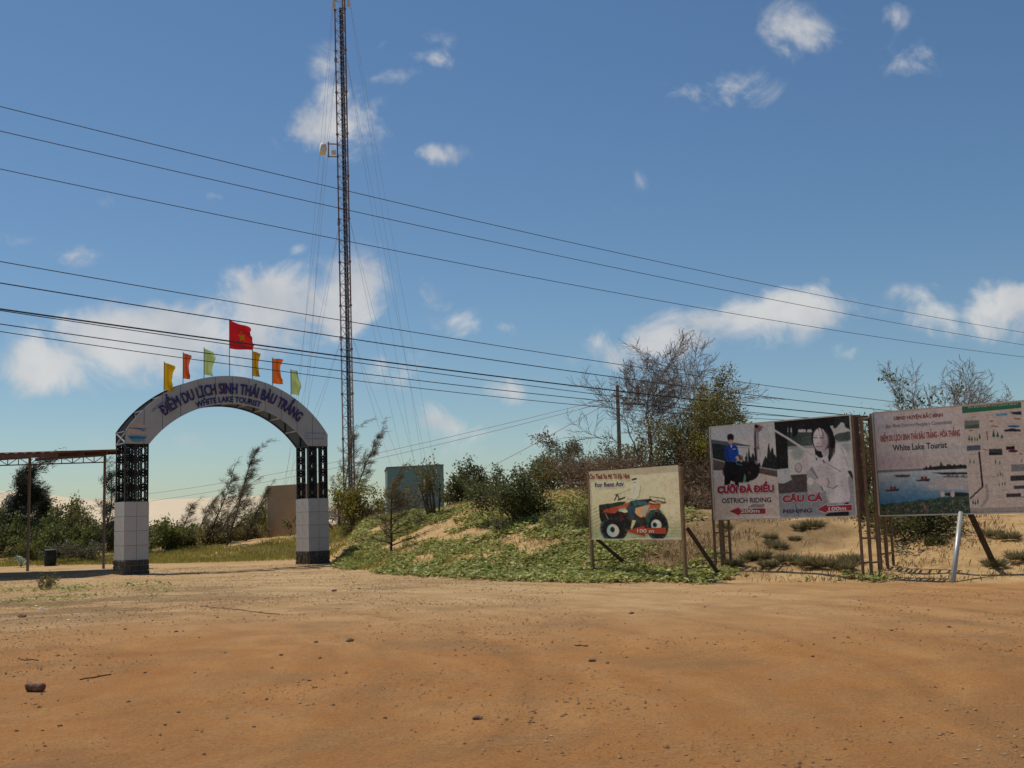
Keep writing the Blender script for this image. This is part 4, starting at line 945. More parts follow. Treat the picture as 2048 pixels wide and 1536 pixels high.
Bq.poly([(560, 780), (700, 700), (740, 900), (600, 940)], (188, 182, 184)); Bq.ln([(720, 760), (760, 900), (850, 870)], 8, (160, 154, 158)); Bq.ln([(905, 520), (960, 680), (1000, 800)], 8, (150, 146, 152)); Bq.ln([(730, 1060), (740, 1270)], 9, (168, 164, 168))
Bq.poly([(440, 860), (520, 760), (600, 930), (680, 1130), (640, 1150), (450, 1150)], (170, 166, 168)); Bq.ln([(500, 800), (590, 940), (660, 1110)], 12, (92, 84, 88)); Bq.mottle(7, 9, 47, ((Bq.v > .6) & (Bq.u > .38) & (Bq.u < .6)).astype(float))
Bq.poly([(350, 700), (430, 620), (470, 640), (480, 820), (430, 830), (370, 770)], (208, 180, 182)); Bq.ell(328, 795, 50, 68, (150, 120, 122)); Bq.ell(326, 790, 40, 56, (196, 170, 170)); Bq.ln([(400, 760), (440, 850)], 14, (196, 166, 168))
Bq.poly([(540, 965), (640, 925), (720, 915), (760, 960), (850, 1040), (820, 1075), (700, 1060), (690, 1080), (640, 1050), (560, 1000)], (206, 184, 182)); Bq.ln([(712, 930), (742, 985), (725, 1050)], 12, (140, 50, 66)); Bq.ell(490, 980, 46, 52, (214, 206, 178)); Bq.ln([(850, 1040), (800, 1078), (720, 1056)], 10, (60, 52, 56))
HR = (38, 31, 36)
Bq.poly([(510, 330), (540, 210), (640, 160), (740, 190), (790, 290), (825, 420), (822, 580), (740, 718), (728, 640), (745, 560), (640, 660), (590, 640), (545, 520), (515, 440)], HR)
Bq.ell(628, 400, 98, 165, (208, 190, 194), 1, .06); Bq.poly([(640, 560), (735, 520), (740, 600), (690, 640), (650, 620)], (190, 168, 172)); Bq.poly([(530, 300), (545, 230), (640, 190), (740, 230), (760, 400), (735, 470), (720, 350), (660, 255), (600, 235), (545, 260)], HR); Bq.ln([(595, 240), (612, 310), (618, 350)], 7, HR); Bq.ln([(640, 250), (665, 320), (660, 380)], 9, HR)
Bq.ell(690, 430, 50, 130, (168, 142, 148), .75, .7); Bq.ell(600, 520, 60, 40, (186, 160, 164), .6, .7); Bq.ell(590, 330, 50, 60, (224, 210, 212), .7, .7); Bq.ell(575, 440, 34, 30, (222, 200, 200), .6, .7)
Bq.ell(850, 700, 60, 200, (222, 218, 220), .6, .7); Bq.ell(760, 980, 60, 200, (176, 170, 176), .6, .8); Bq.ell(940, 1050, 50, 200, (182, 178, 184), .6, .8); Bq.ell(880, 1180, 70, 100, (218, 214, 216), .5, .8)
for q in range(12): Bq.ln([(740 + q * 20, 500 + q * 12), (760 + q * 14, 640 + q * 40)], 5, (186, 180, 184), .5)
for x, y in ((563, 372), (648, 376)): Bq.ln([(x - 26, y), (x, y + 9), (x + 24, y)], 9, (74, 54, 62)); Bq.ell(x, y + 2, 28, 14, (150, 118, 128), .6, .4); Bq.ln([(x - 24, y - 28), (x + 22, y - 30)], 5, (110, 90, 96))
Bq.ell(600, 455, 20, 12, (180, 146, 152), .8, .5); Bq.ln([(580, 497), (612, 502), (650, 494)], 11, (170, 100, 112)); Bq.ln([(560, 540), (575, 680)], 16, HR)
Bq.ln([(-10, 270), (200, 395), (430, 550), (670, 705)], 30, (186, 180, 170)); Bq.ln([(-10, 262), (200, 385), (430, 540), (670, 695)], 10, (214, 208, 198)); Bq.ln([(670, 705), (820, 800), (900, 850)], 13, (150, 146, 142)); Bq.ln([(665, 690), (675, 720)], 14, (60, 58, 60))
Bq.poly([(985, 835), (1030, 835), (1050, 900), (1050, 960), (985, 850)], (56, 54, 62)); Bq.poly([(690, 1420), (1000, 1390), (1000, 1460), (700, 1465)], (40, 36, 42)); Bq.poly([(930, 1290), (995, 1262), (995, 1300)], (40, 36, 42))
Bq.mottle(6, 50, 52); Bq.mottle(5, 8, 53)
Bq.mono = .6; s2 = Bq.sheet('printed_picture', bw, bh, pn, -.006, mid, .997); s2.location.z = zb
class Half:
    def __init__(s, P, u0, u1): s.P, s.u0, s.u1 = P, u0, u1
    def inv(s, pts): uv = s.P.inv(pts); uv[:, 0] = s.u0 + uv[:, 0] * (s.u1 - s.u0); return uv
    text = Print.text; shape = Print.shape
HA = Half(A, .004, mid); HB = Half(Bq, mid, .997)
its = []
def outlined(H, body, box, mat):
    d = 8
    its.append(H.text(body, [(x + 14, y + 14) for x, y in box], M['p_cyan'], bw, bh, pn, .045, -.008))
    its.append(H.text(body, [(box[0][0]-d, box[0][1]-d), (box[1][0]+d, box[1][1]-d), (box[2][0]+d, box[2][1]+d), (box[3][0]-d, box[3][1]+d)], M['p_white'], bw, bh, pn, .085, -.010))
    its.append(H.text(body, box, mat, bw, bh, pn, .055, -.012))
outlined(HA, 'CƯỠI ÐÀ ÐIỂU', [(108, 970), (1000, 935), (1000, 1108), (108, 1145)], M['p_red'])
its.append(HA.text('OSTRICH RIDING', [(182, 1212), (950, 1186), (950, 1262), (185, 1290)], M['p_navy'], bw, bh, pn, .016))
its.append(HA.shape([(286, 1408), (468, 1332), (466, 1362), (868, 1346), (868, 1446), (462, 1456), (460, 1482)], M['p_white'], bw, bh, pn, 'printed_arrow', -.008))
its.append(HA.shape([(298, 1407), (458, 1345), (458, 1372), (860, 1355), (860, 1437), (456, 1448), (455, 1472)], M['p_red'], bw, bh, pn, 'printed_arrow', -.010))
its.append(HA.text('200m', [(475, 1378), (772, 1366), (772, 1422), (475, 1432)], M['p_white'], bw, bh, pn, .03, -.012))
outlined(HB, 'CÂU CÁ', [(100, 1150), (662, 1130), (660, 1255), (100, 1278)], M['p_red'])
its.append(HB.text('FISHING', [(108, 1372), (510, 1352), (508, 1410), (108, 1424)], M['p_navy'], bw, bh, pn, .024))
its.append(HB.shape([(566, 1372), (722, 1278), (720, 1312), (1048, 1292), (1050, 1394), (716, 1400), (714, 1432)], M['p_white'], bw, bh, pn, 'printed_arrow', -.008))
its.append(HB.shape([(580, 1370), (712, 1295), (712, 1322), (1040, 1303), (1042, 1384), (710, 1390), (708, 1418)], M['p_red'], bw, bh, pn, 'printed_arrow', -.010))
its.append(HB.text('100m', [(735, 1336), (968, 1324), (968, 1378), (735, 1388)], M['p_white'], bw, bh, pn, .03, -.012))
for q in its: q.location.z = zb
for a, b in (((-.01, -.008, zb + bh + .01), (bw + .01, -.008, zb + bh + .01)), ((-.01, -.008, zb - .01), (bw + .01, -.008, zb - .01)), ((-.012, -.008, zb), (-.012, -.008, zb + bh)), ((bw + .012, -.008, zb), (bw + .012, -.008, zb + bh))):
    MB().bar(a, b, .03, .028).build('edge_strip', M['frame_w'], o)
def ladder(o, x, y0, y1, ztop, n=7, w=.05, xs=0.0):
    for y, dx in ((y0, 0), (y1, xs)):
        MB().box(x + dx - w/2, x + dx + w/2, y - w/2, y + w/2, gz_local(o, x + dx, y) - .3, ztop).build('post', M['poststeel'], o)
    for i in range(n):
        z = .35 + gz_local(o, x, y0) + (ztop - .40 - gz_local(o, x, y0)) * i / (n - 1)
        MB().bar((x, y0, z), (x + xs, y1, z), .04).build('rung', M['poststeel'], o)
for x, s_ in ((-.06, -1), (bw + .06, 1)):
    ladder(o, x, .02, .42, zb + bh - .02 if s_ < 0 else zb + bh, 7)
    ladder(o, x + (.16 if s_ > 0 else .13), .10, .50, zb + (bh - .05 if s_ > 0 else .02), 7 if s_ > 0 else 3)
    if s_ > 0: MB().box(x + .02, x + .05, -.0, .20, zb + .1, zb + bh - .02).build('post_plate', M['rustpaint'], o)
    for y in (.02, .42): MB().bar((x, y, zb + bh - .02), (x + .15, y + .08, zb + bh - .02), .04).build('rung', M['poststeel'], o)
for z in (zb + .1, zb + bh - .12): MB().bar((-.06, .075, z), (bw + .06, .075, z), .05).build('back_rail', M['poststeel'], o)

# --- lake map board
o, bw_v, bh = board_frame('lake_map_board', 'largest board with a lake picture and site map, rightmost of the three', 'billboard', (8.274, 25.226), (10.792, 23.297), 3.745, 1.416, GRP)
zb = 1.416; bw = bw_v * 1.83
pn = MB().box(0, bw, 0, .045, zb, zb + bh).build('board_panel', M['boardback'], o)
half_l = 0.622 * bw_v / bw; 
C = Print([(97, 388), (695, 352), (725, 1024), (132, 1038)], 170, 190)
C.fill((206, 196, 190)); C.mottle(5, 60, 61)
vy = C.v
C.put(((vy > .38) & (vy < .62)).astype(float) * np.clip((vy - .36) / .08, 0, 1), (196, 190, 188)); C.put(np.clip((vy - .36) / .03, 0, 1) * np.clip((.42 - vy) / .05, 0, 1) * np.clip(C.u, .3, 1), (160, 182, 186), .8)
C.ell(250, 700, 260, 40, (186, 172, 176), .7, .8); C.ell(560, 690, 200, 40, (198, 190, 180), .7, .8)
C.poly([(110, 752), (440, 742), (730, 752), (730, 775), (110, 770)], (120, 132, 136)); C.spiky(430, 740, 752, 700, (52, 60, 52), 63, 14); C.poly([(430, 742), (520, 728), (740, 722), (740, 740), (560, 752)], (48, 54, 48))
C.put((vy > .585).astype(float), (186, 194, 196)); C.put(np.clip((vy - .60) / .26, 0, 1), (70, 120, 160), .9)
C.ell(640, 850, 200, 60, (190, 184, 180), .85, .7); C.ell(600, 900, 260, 22, (110, 150, 170), .7, .8); C.ell(330, 800, 120, 16, (150, 180, 190), .6, .8)
C.poly([(230, 782), (345, 780), (330, 796), (250, 798)], (92, 78, 84)); C.poly([(480, 768), (730, 768), (730, 780), (560, 782)], (60, 60, 56)); C.spiky(560, 740, 800, 775, (110, 112, 108), 64, 10, True)
for bx_, by_ in ((425, 810), (215, 872)): C.poly([(bx_ - 50, by_ + 6), (bx_ + 50, by_ - 4), (bx_ + 40, by_ + 12), (bx_ - 30, by_ + 14)], (66, 56, 62)); C.ell(bx_ - 5, by_ - 6, 10, 12, (120, 60, 56)); C.ell(bx_ + 18, by_ - 6, 10, 12, (120, 66, 60))
edge = 965 - (C.X - 130) * .11 + 10 * vnoise(C.X / 12, C.X * 0, 66); mk = C.Y > edge; C.put(mk.astype(float), (66, 88, 72)); C.mottle(34, 9, 67, mk.astype(float)); pk = mk & (vnoise(C.X / 9, C.Y / 7, 68) > .77) & (C.Y > edge + 25); C.put(pk.astype(float), (180, 118, 128), .9); C.ell(640, 905, 90, 12, (46, 60, 56))
for x in (550, 615): C.ell(x, 905, 14, 18, (206, 190, 180))
s1 = C.sheet('printed_picture', bw, bh, pn, -.006, .003, half_l); s1.location.z = zb
D_ = Print([(140, 72), (820, 10), (838, 1440), (205, 1452)], 170, 190)
D_.fill((200, 190, 178)); D_.mottle(6, 70, 71); D_.put(((D_.v > .955)).astype(float), (150, 143, 134), .8)
D_.put((((np.sin(D_.X / 11) > .6) | (np.sin(D_.Y / 13) > .6)) & (D_.v > .1)).astype(float), (190, 180, 170), .3)
for (x0, y0, x1, y1, c) in ((165, 262, 335, 368, (120, 128, 128)), (185, 585, 340, 650, (92, 104, 122)), (435, 630, 582, 710, (70, 76, 76)), (625, 598, 720, 640, (40, 38, 42)), (530, 170, 660, 200, (110, 150, 175)), (668, 830, 830, 920, (130, 134, 134)), (655, 975, 830, 1040, (66, 66, 66)), (685, 1105, 830, 1145, (82, 80, 88)), (600, 1205, 755, 1250, (72, 66, 72))):
    D_.poly([(x0, y0), (x1, y0 - 8), (x1, y1 - 6), (x0, y1)], c)
D_.poly([(170, 330), (335, 305), (335, 355), (172, 368)], (84, 106, 80)); D_.ell(700, 655, 52, 18, (96, 42, 60)); D_.ell(500, 690, 70, 14, (40, 40, 48)); D_.poly([(690, 150), (830, 140), (820, 185), (730, 180)], (52, 62, 80)); D_.ell(725, 335, 70, 14, (66, 98, 150)); D_.poly([(610, 385), (700, 360), (800, 380), (795, 402), (620, 402)], (50, 52, 64)); D_.mottle(16, 12, 73, ((D_.u > .7) & (D_.v > .12)).astype(float))
def tree_mark(x, y, w, h): D_.poly([(x, y - h), (x + w, y), (x - w, y)], (52, 96, 88)); D_.ln([(x, y), (x, y + h * .35)], 5, (120, 112, 100))
for t_ in ((215, 515, 14, 70), (246, 515, 12, 60), (280, 515, 9, 48), (308, 515, 9, 46), (336, 490, 14, 70), (495, 470, 20, 90), (541, 470, 18, 72), (588, 485, 18, 50), (216, 805, 9, 60), (262, 808, 9, 48), (502, 808, 9, 56), (548, 818, 8, 46), (238, 1330, 11, 66), (264, 1335, 10, 60), (291, 1320, 11, 66), (520, 970, 7, 30), (547, 965, 9, 46), (570, 972, 7, 30), (530, 1095, 7, 36), (564, 1090, 7, 40), (592, 1085, 8, 46)): tree_mark(*t_)
PU = (52, 36, 56)
for y0, y1, x0, x1 in ((670, 735, 322, 326), (750, 820, 328, 332), (838, 920, 334, 338), (938, 1010, 339, 342), (1025, 1105, 344, 348)): D_.ln([(x0, y0), (x1, y1)], 19, PU)
for a, b in (((345, 1118), (303, 1160)), ((296, 1170), (255, 1208)), ((248, 1220), (208, 1262))): D_.ln([a, b], 15, PU)
RDm = (120, 50, 44)
for a, b in (((418, 400), (424, 508)), ((370, 628), (418, 646)), ((475, 328), (548, 340)), ((460, 270), (495, 264)), ((770, 685), (800, 700)), ((780, 795), (795, 768)), ((735, 234), (808, 240)), ((760, 1248), (830, 1246)), ((218, 392), (258, 388))): D_.ln([a, b], 9, RDm)
D_.ln([(390, 1095), (400, 1180), (392, 1270), (330, 1360)], 32, (168, 160, 152)); 
for y, x0, x1 in ((215, 215, 310), (243, 190, 270), (190, 410, 505), (700, 210, 295), (948, 215, 315), (745, 500, 610), (800, 410, 445), (1160, 555, 620), (1228, 490, 570), (1252, 500, 565), (575, 620, 740), (300, 640, 740), (902, 540, 640), (985, 410, 500)): D_.ln([(x0, y), (x1, y - 3)], 6, (160, 150, 140))
s2 = D_.sheet('printed_picture', bw, bh, pn, -.006, half_l, min(.997, half_l + .378 * bw_v / bw)); s2.location.z = zb
R3 = Print([(0, 0), (100, 0), (100, 100), (0, 100)], 80, 90); R3.fill((200, 190, 178)); R3.mottle(8, 12, 80)
for q in range(22):
    rx_ = random.Random(q); R3.poly([(x := rx_.uniform(3, 85), y := rx_.uniform(12, 88)), (x + 12, y), (x + 12, y + 7), (x, y + 7)], [(90, 100, 110), (70, 76, 72), (120, 128, 128)][q % 3])
s3 = R3.sheet('printed_picture', bw, bh, pn, -.006, min(.997, half_l + .378 * bw_v / bw), .998); s3.location.z = zb
HC = Half(C, .003, half_l); HD = Half(D_, half_l, half_l + .378 * bw_v / bw); its = []
its.append(HC.text('UBND HUYỆN BẮC BÌNH', [(238, 398), (568, 380), (568, 424), (240, 440)], M['p_maroon'], bw, bh, pn, .02))
its.append(HC.text('Bac Binh District People\u2019s Committee', [(182, 462), (626, 438), (626, 470), (182, 490)], M['p_pale'], bw, bh, pn, .006))
its.append(HC.text('ÐIỂM DU LỊCH SINH THÁI BÀU TRẮNG - HÒA THẮNG', [(142, 512), (676, 476), (678, 552), (142, 582)], M['p_red'], bw, bh, pn, .02))
its.append(HC.text('White Lake Tourist', [(225, 592), (590, 575), (590, 614), (228, 632)], M['p_teal'], bw, bh, pn, .02))
its.append(HD.shape([(140, 80), (822, 18), (824, 92), (142, 164)], M['p_green'], bw, bh, pn, 'printed_banner', -.009))
its.append(HD.text('SƠ ÐỒ ÐIỂM DU LỊCH SINH', [(212, 62), (790, 14), (790, 58), (214, 104)], M['p_mint'], bw, bh, pn, .03, -.012))
for q in its: q.location.z = zb
for a, b in (((-.01, -.008, zb + bh + .01), (bw + .01, -.008, zb + bh + .01)), ((-.01, -.008, zb - .01), (bw + .01, -.008, zb - .01)), ((-.012, -.008, zb), (-.012, -.008, zb + bh))):
    MB().bar(a, b, .034, .03).build('edge_strip', M['frame_w'], o)
ladder(o, -.06, .02, .40, zb + bh, 8); ladder(o, -.06 + .12, .12, .50, zb + .02, 3); ladder(o, bw + .06, .02, .4, zb + bh, 8)
for z in (zb + .1, zb + bh - .12): MB().bar((-.06, .075, z), (bw + .06, .075, z), .05).build('back_rail', M['poststeel'], o)
pa_ = loc_of(o, at(1929, 1032, 24.05)); ft = hit(1902, 1167); pf = loc_of(o, ft); xl = .555 * bw_v
MB().tube([(xl + .04, -.10, zb + .02), (pf.x, pf.y, gz_local(o, pf.x, pf.y) - .2)], .055, 10).build('pipe_leg', M['galv'], o, True)
MB().bar((xl + .16, .1, zb + .05), (xl + .42, 1.0, gz_local(o, xl + .42, 1.0) - .15), .09).build('brace', M['postdark'], o)
MB().bar((xl + .12, .06, zb + .05), (xl + .12, .06, zb + bh - .1), .06).build('back_rail', M['poststeel'], o)

# ------------------------------------------------------------------ plants
rng = np.random.RandomState(7)
def leaves_mesh(name, C, Dr, L, Wd, rs, fold=.25):
    """one rhombic leaf blade per centre"""
    n = len(C); Dr = Dr / np.maximum(1e-6, np.linalg.norm(Dr, axis=1))[:, None]
    r = rs.normal(size=(n, 3)); sd = np.cross(Dr, r); sd /= np.maximum(1e-6, np.linalg.norm(sd, axis=1))[:, None]
    nm = np.cross(sd, Dr); L = np.asarray(L).reshape(-1, 1); Wd = np.asarray(Wd).reshape(-1, 1)
    a = C; m = C + Dr * L * .45; t = C + Dr * L
    V = np.stack([a, m + sd * Wd * .5 + nm * Wd * fold, t, m - sd * Wd * .5 + nm * Wd * fold], 1).reshape(-1, 3)
    return mesh_np(name, V, np.arange(n * 4).reshape(n, 4))
def seg_mesh(name, segs, n=4):
    S = np.array([(p.x, p.y, p.z, q.x, q.y, q.z, a, b) for p, q, a, b in segs]); P, Q_, ra, rb = S[:, :3], S[:, 3:6], S[:, 6:7], S[:, 7:8]
    d = Q_ - P; d /= np.maximum(1e-6, np.linalg.norm(d, axis=1))[:, None]
    u = np.where(np.abs(d[:, 2:3]) < .9, np.array([[0, 0, 1.]]), np.array([[0, 1., 0]])); x = np.cross(d, u); x /= np.linalg.norm(x, axis=1)[:, None]; y = np.cross(x, d)
    V = []
    for k in range(n):
        t = 2 * math.pi * k / n; e = x * math.cos(t) + y * math.sin(t); V += [P + e * ra, Q_ + e * rb]
    V = np.stack(V, 1).reshape(-1, 3); m = len(S); b = np.arange(m)[:, None] * (2 * n)
    F = np.concatenate([np.stack([b[:, 0] + 2*k, b[:, 0] + 2*((k+1) % n), b[:, 0] + 2*((k+1) % n) + 1, b[:, 0] + 2*k + 1], 1) for k in range(n)])
    return mesh_np(name, V, F, True)
def rot_about(d, ang, az):
    u = Vector((0, 0, 1)) if abs(d.z) < .9 else Vector((1, 0, 0)); x = d.cross(u).normalized(); y = x.cross(d)
    return (d * math.cos(ang) + (x * math.cos(az) + y * math.sin(az)) * math.sin(ang)).normalized()
def grow(R, p, d, L, r, lv, P, segs, tips):
    n = P['seg'][lv]; wind = P.get('wind', Vector((0, 0, 0))); last = lv == len(P['seg']) - 1
    step = L / n; nodes = []; rb = r
    for i in range(n):
        d = (d + Vector((R.gauss(0, 1), R.gauss(0, 1), R.gauss(0, 1))) * P['wander'][lv] + Vector((0, 0, P['up'][lv])) + wind * P['wf'][lv]).normalized()
        q = p + d * step; r2 = rb * (1 - .72 * (i + 1) / n)
        r2 = max(r2, P.get('rmin', .004)); segs.append((p, q, r, r2)); nodes.append((q, d.copy(), r2, (i + 1) / n))
        if last: tips.append((p, q))
        p, r = q, r2
    if last: return
    nc = P['n'][lv]; nc = max(1, int(nc * R.uniform(.75, 1.25)))
    for c in range(nc):
        t = P['from'][lv] + (1 - P['from'][lv]) * (c + R.random()) / nc; k = min(n - 1, int(t * n)); q, dq, rq, _ = nodes[k]
        if k: q = nodes[k-1][0].lerp(q, t * n - k)
        ang = rad(P['ang'][lv]) * R.uniform(.65, 1.3)
        grow(R, q, rot_about(dq, ang, R.uniform(0, 2 * math.pi)), L * P['ratio'][lv] * R.uniform(.7, 1.2) * (1 - P.get('cone', .35) * t), max(rq * P.get('rr', .62), P.get('rmin', .004)), lv + 1, P, segs, tips)
    grow(R, nodes[-1][0], nodes[-1][1], L * P['ratio'][lv] * .8, nodes[-1][2] * .95, lv + 1, P, segs, tips)
    if P.get('cont', True): tips.append((nodes[-1][0] - nodes[-1][1] * step * .3, nodes[-1][0]))
def plant(name, label, cat, base, H, P, leaf, nleaf, L, Wd, seed, bark='bark', droop=0.0, spread=.05, group=None, stems=1, lean=(0, 0, 0), splay=0.0, r0=None, clump=None, width=None, dirw=1.0):
    R = random.Random(seed); rs = np.random.RandomState(seed); segs = []; tips = []
    for s in range(stems):
        a = R.uniform(0, 2 * math.pi); off = Vector((math.cos(a), math.sin(a), 0)) * (0.06 * H * math.sqrt(s) if stems > 1 else 0)
        d = (Vector((0, 0, 1)) + Vector(lean) + Vector((math.cos(a), math.sin(a), 0)) * splay * R.uniform(.3, 1.2)).normalized()
        grow(R, off + Vector((0, 0, -.08)), d, H * P['trunk'] * (R.uniform(.7, 1.1) if stems > 1 else 1), r0 or H * .022, 0, P, segs, tips)
    # fit the height asked for
    zmax = sorted(q.z for _, q, _, _ in segs)[int(len(segs) * .995)]; k = H / max(zmax, .1)
    kw = k
    if width:
        xs_ = sorted(q.x for _, q, _, _ in segs); w = xs_[int(len(xs_) * .97)] - xs_[int(len(xs_) * .03)]; kw = min(2.2 * k, max(.45 * k, width / max(w, .05)))
    def sc3(v): return Vector((v.x * kw, v.y * kw, v.z * k))
    segs = [(sc3(p), sc3(q), a, b) for p, q, a, b in segs]; T = np.array([(*sc3(p), *sc3(q)) for p, q in tips])
    o = thing(name, label, cat, base, group)
    link('trunk', seg_mesh('trunk', segs), M[bark], o)
    if nleaf:
        i = rs.randint(0, len(T), nleaf); f = rs.rand(nleaf, 1)
        if clump: keep = rs.rand(len(T)) < clump; ki = np.nonzero(keep)[0]; i = ki[rs.randint(0, len(ki), nleaf)] if len(ki) else i
        A_, B_ = T[i, :3], T[i, 3:]; C_ = A_ + (B_ - A_) * f + rs.normal(size=(nleaf, 3)) * spread
        dr = (B_ - A_); dr = dr / np.maximum(1e-6, np.linalg.norm(dr, axis=1))[:, None] * dirw + rs.normal(size=(nleaf, 3)) * .7; dr[:, 2] -= droop
        w_ = P.get('wind')
        if w_ is not None: dr += np.array(w_)[None] * P.get('lw', 0)
        link('crown', leaves_mesh('crown', C_, dr, L * rs.uniform(.6, 1.3, nleaf), Wd * rs.uniform(.7, 1.2, nleaf), rs), M[leaf], o)
    return o
def dup(o, loc, rz, s, label, group=None):
    r = o.copy(); COL.objects.link(r); r.location = loc; r.rotation_euler = (0, 0, rz); r.scale = s; r['label'] = label
    if group: r['group'] = group
    for ch in o.children: c = ch.copy(); COL.objects.link(c); c.parent = r
    return r
WIND = Vector((1, .15, .1))
SHRUB = dict(seg=[4, 4, 3], wander=[.16, .22, .25], up=[.05, .05, .02], wf=[0, 0, 0], n=[6, 5], ratio=[.6, .55], ang=[48, 45], trunk=.75, cone=.3, **{'from': [.15, .2]})
TREE = dict(seg=[6, 5, 4, 3], wander=[.12, .2, .24, .25], up=[.04, .05, .03, 0], wf=[0, 0, 0, 0], n=[7, 5, 4], ratio=[.6, .55, .5], ang=[46, 44, 42], trunk=.72, cone=.3, **{'from': [.3, .25, .2]})
BARE = dict(seg=[7, 8, 7, 5, 3], wander=[.12, .17, .19, .2, .2], up=[.05, .05, .05, .06, .06], wf=[.0, .01, .01, .02, .03], wind=WIND, n=[6, 7, 7, 6], ratio=[.78, .62, .5, .48], ang=[40, 40, 38, 36], trunk=.5, cone=.2, rmin=.0055, rr=.52, **{'from': [.3, .2, .15, .1]})
PINE = dict(seg=[10, 5, 3], wander=[.05, .12, .16], up=[.02, .05, .02], wf=[.025, .07, .12], wind=WIND, lw=.6, n=[38, 5], ratio=[.20, .5], ang=[48, 38], trunk=.95, cone=.78, rmin=.005, **{'from': [.06, .1]})
PINEUP = dict(PINE, wf=[.01, .08, .12], lw=.5)
DEAD = dict(seg=[4, 4, 4, 3], wander=[.2, .25, .28, .3], up=[.03, .02, 0, 0], wf=[0, 0, 0, 0], n=[6, 5, 4], ratio=[.62, .6, .55], ang=[48, 46, 45], trunk=.7, cone=.2, rmin=.006, **{'from': [.1, .1, .1]})
def ht_at(px, py, b): return at(px, py, b.y).z - b.z
def wid(pxw, b): return pxw / FPX * b.y
def put(kind, name, label, px, D, ytop, wpx, leaf, nl, L, Wd, seed, py=None, pxt=None, **kw):
    b = hit(px, py) if py else on(px, D); H = ht_at(pxt or px, ytop, b)
    if pxt is not None: kw['lean'] = ((pxt - px) / FPX * b.y / H, 0, 0)
    return plant(name, label, kw.pop('cat', 'shrub'), b, H, kind, leaf, nl, L, Wd, seed, width=wid(wpx, b) if wpx else None, **kw)

# wind-blown casuarinas
def pine(kind, label, px, D, yt, pxt, w, leaf, n, L, Wd, seed, bark='barkdark', name='casuarina_tree', **kw):
    return put(kind, name, label, px, D, yt, w, leaf, n, L, Wd, seed, pxt=pxt, cat='tree', bark=bark, r0=kw.pop('r0', .05), **kw)
pine(dict(PINEUP, ratio=[.30, .5]), 'large dark casuarina at the left edge behind the canopy', 2, 60, 918, 20, 130, 'l_pinedk', 13000, .30, .035, 1, spread=.16, r0=.14)
pine(PINE, 'dark casuarina top leaning right behind the canopy post', 56, 64, 985, 78, 80, 'l_pinedk', 6000, .28, .035, 2, spread=.14)
pine(PINEUP, 'slim feathery casuarina between the canopy and the left pillar', 196, 56, 922, 216, 66, 'l_pinedk', 4200, .26, .022, 3, spread=.06)
pine(PINE, 'leaning casuarina, left of the two tallest seen through the arch', 412, 58, 925, 440, 50, 'l_rust', 2600, .24, .016, 4, spread=.05)
pine(PINE, 'tallest leaning casuarina seen through the arch', 452, 56, 885, 514, 62, 'l_pine', 3000, .24, .016, 5, spread=.05)
pine(PINE, 'low casuarina bent right beside the brown house', 490, 59, 965, 538, 44, 'l_pine', 1700, .22, .016, 6, spread=.05)
pine(PINEUP, 'small brownish casuarina seen right of the left pillar', 350, 66, 1000, 364, 40, 'l_rust', 1600, .24, .016, 7, spread=.05)
pine(PINE, 'short pale casuarina between the shrubs under the arch', 388, 68, 985, 404, 46, 'l_pine', 1700, .24, .016, 8, spread=.06)
pine(PINE, 'brownish casuarina in front of the two tallest under the arch', 432, 60, 960, 466, 50, 'l_rust', 2000, .24, .016, 12, spread=.05)
pine(PINEUP, 'thin feathery casuarina just left of the mast', 674, 60, 846, 686, 64, 'l_rust', 2400, .26, .018, 9, spread=.05)
pine(PINE, 'thin casuarina leaning right beside the mast', 700, 62, 846, 744, 72, 'l_rust', 2600, .26, .018, 10, spread=.05)
pine(dict(PINEUP, n=[30, 5], ratio=[.24, .5]), 'young reddish casuarina sapling with bare trunk in front of the teal house', 782, 40, 932, 776, 84, 'l_rust', 3000, .15, .014, 11, py=1102, spread=.04, r0=.045, name='casuarina_sapling')
# thicket left of and behind the gate
SG = 'green shrubs in the thicket behind the gate'
TH = [(-20, 58, 1020, 90, 'l_dark'), (30, 56, 1050, 90, 'l_dark'), (80, 58, 1025, 80, 'l_green'), (122, 62, 1000, 80, 'l_green'), (150, 60, 1012, 70, 'l_olive'), (100, 56, 1050, 90, 'l_green'), (165, 57, 1055, 80, 'l_green'), (215, 60, 1040, 80, 'l_olive'),
      (262, 62, 1030, 70, 'l_olive'), (322, 56, 1042, 66, 'l_green'), (300, 60, 1050, 60, 'l_olive'), (368, 58, 1058, 70, 'l_olive'), (430, 60, 1046, 80, 'l_olive'), (475, 62, 1046, 70, 'l_olive'), (515, 64, 1012, 70, 'l_green'), (545, 66, 1020, 60, 'l_green')]
TL2 = ['shrub at the left edge behind the canopy', 'dark shrub below the large casuarina at the left edge', 'dark shrub behind the left canopy post', 'tall green shrub rising against the dunes between the canopy posts', 'olive shrub with the dunes above it, left of the slim casuarina', 'bright green shrub beside the dark barrel', 'dark shrub between the canopy posts', 'olive shrub just left of the tiled left pillar',
       'shrub hidden behind the left pillar', 'rounded green shrub just right of the left pillar', 'low olive shrub beside the left pillar', 'olive shrub beneath the small brownish casuarina', 'olive shrub below the leaning casuarinas', 'brownish shrub at the foot of the tallest leaning casuarina', 'green shrub left of the brown house wall', 'low green shrub touching the brown house']
for i, ((px, D, yt, w, lf), lb) in enumerate(zip(TH, TL2)):
    if i == 8: continue
    put(SHRUB, 'thicket_shrub', lb, px, D, yt, w, lf, 2600, .17, .085, 100 + i, stems=5, splay=.55, spread=.13, group=SG, bark='barkdark')
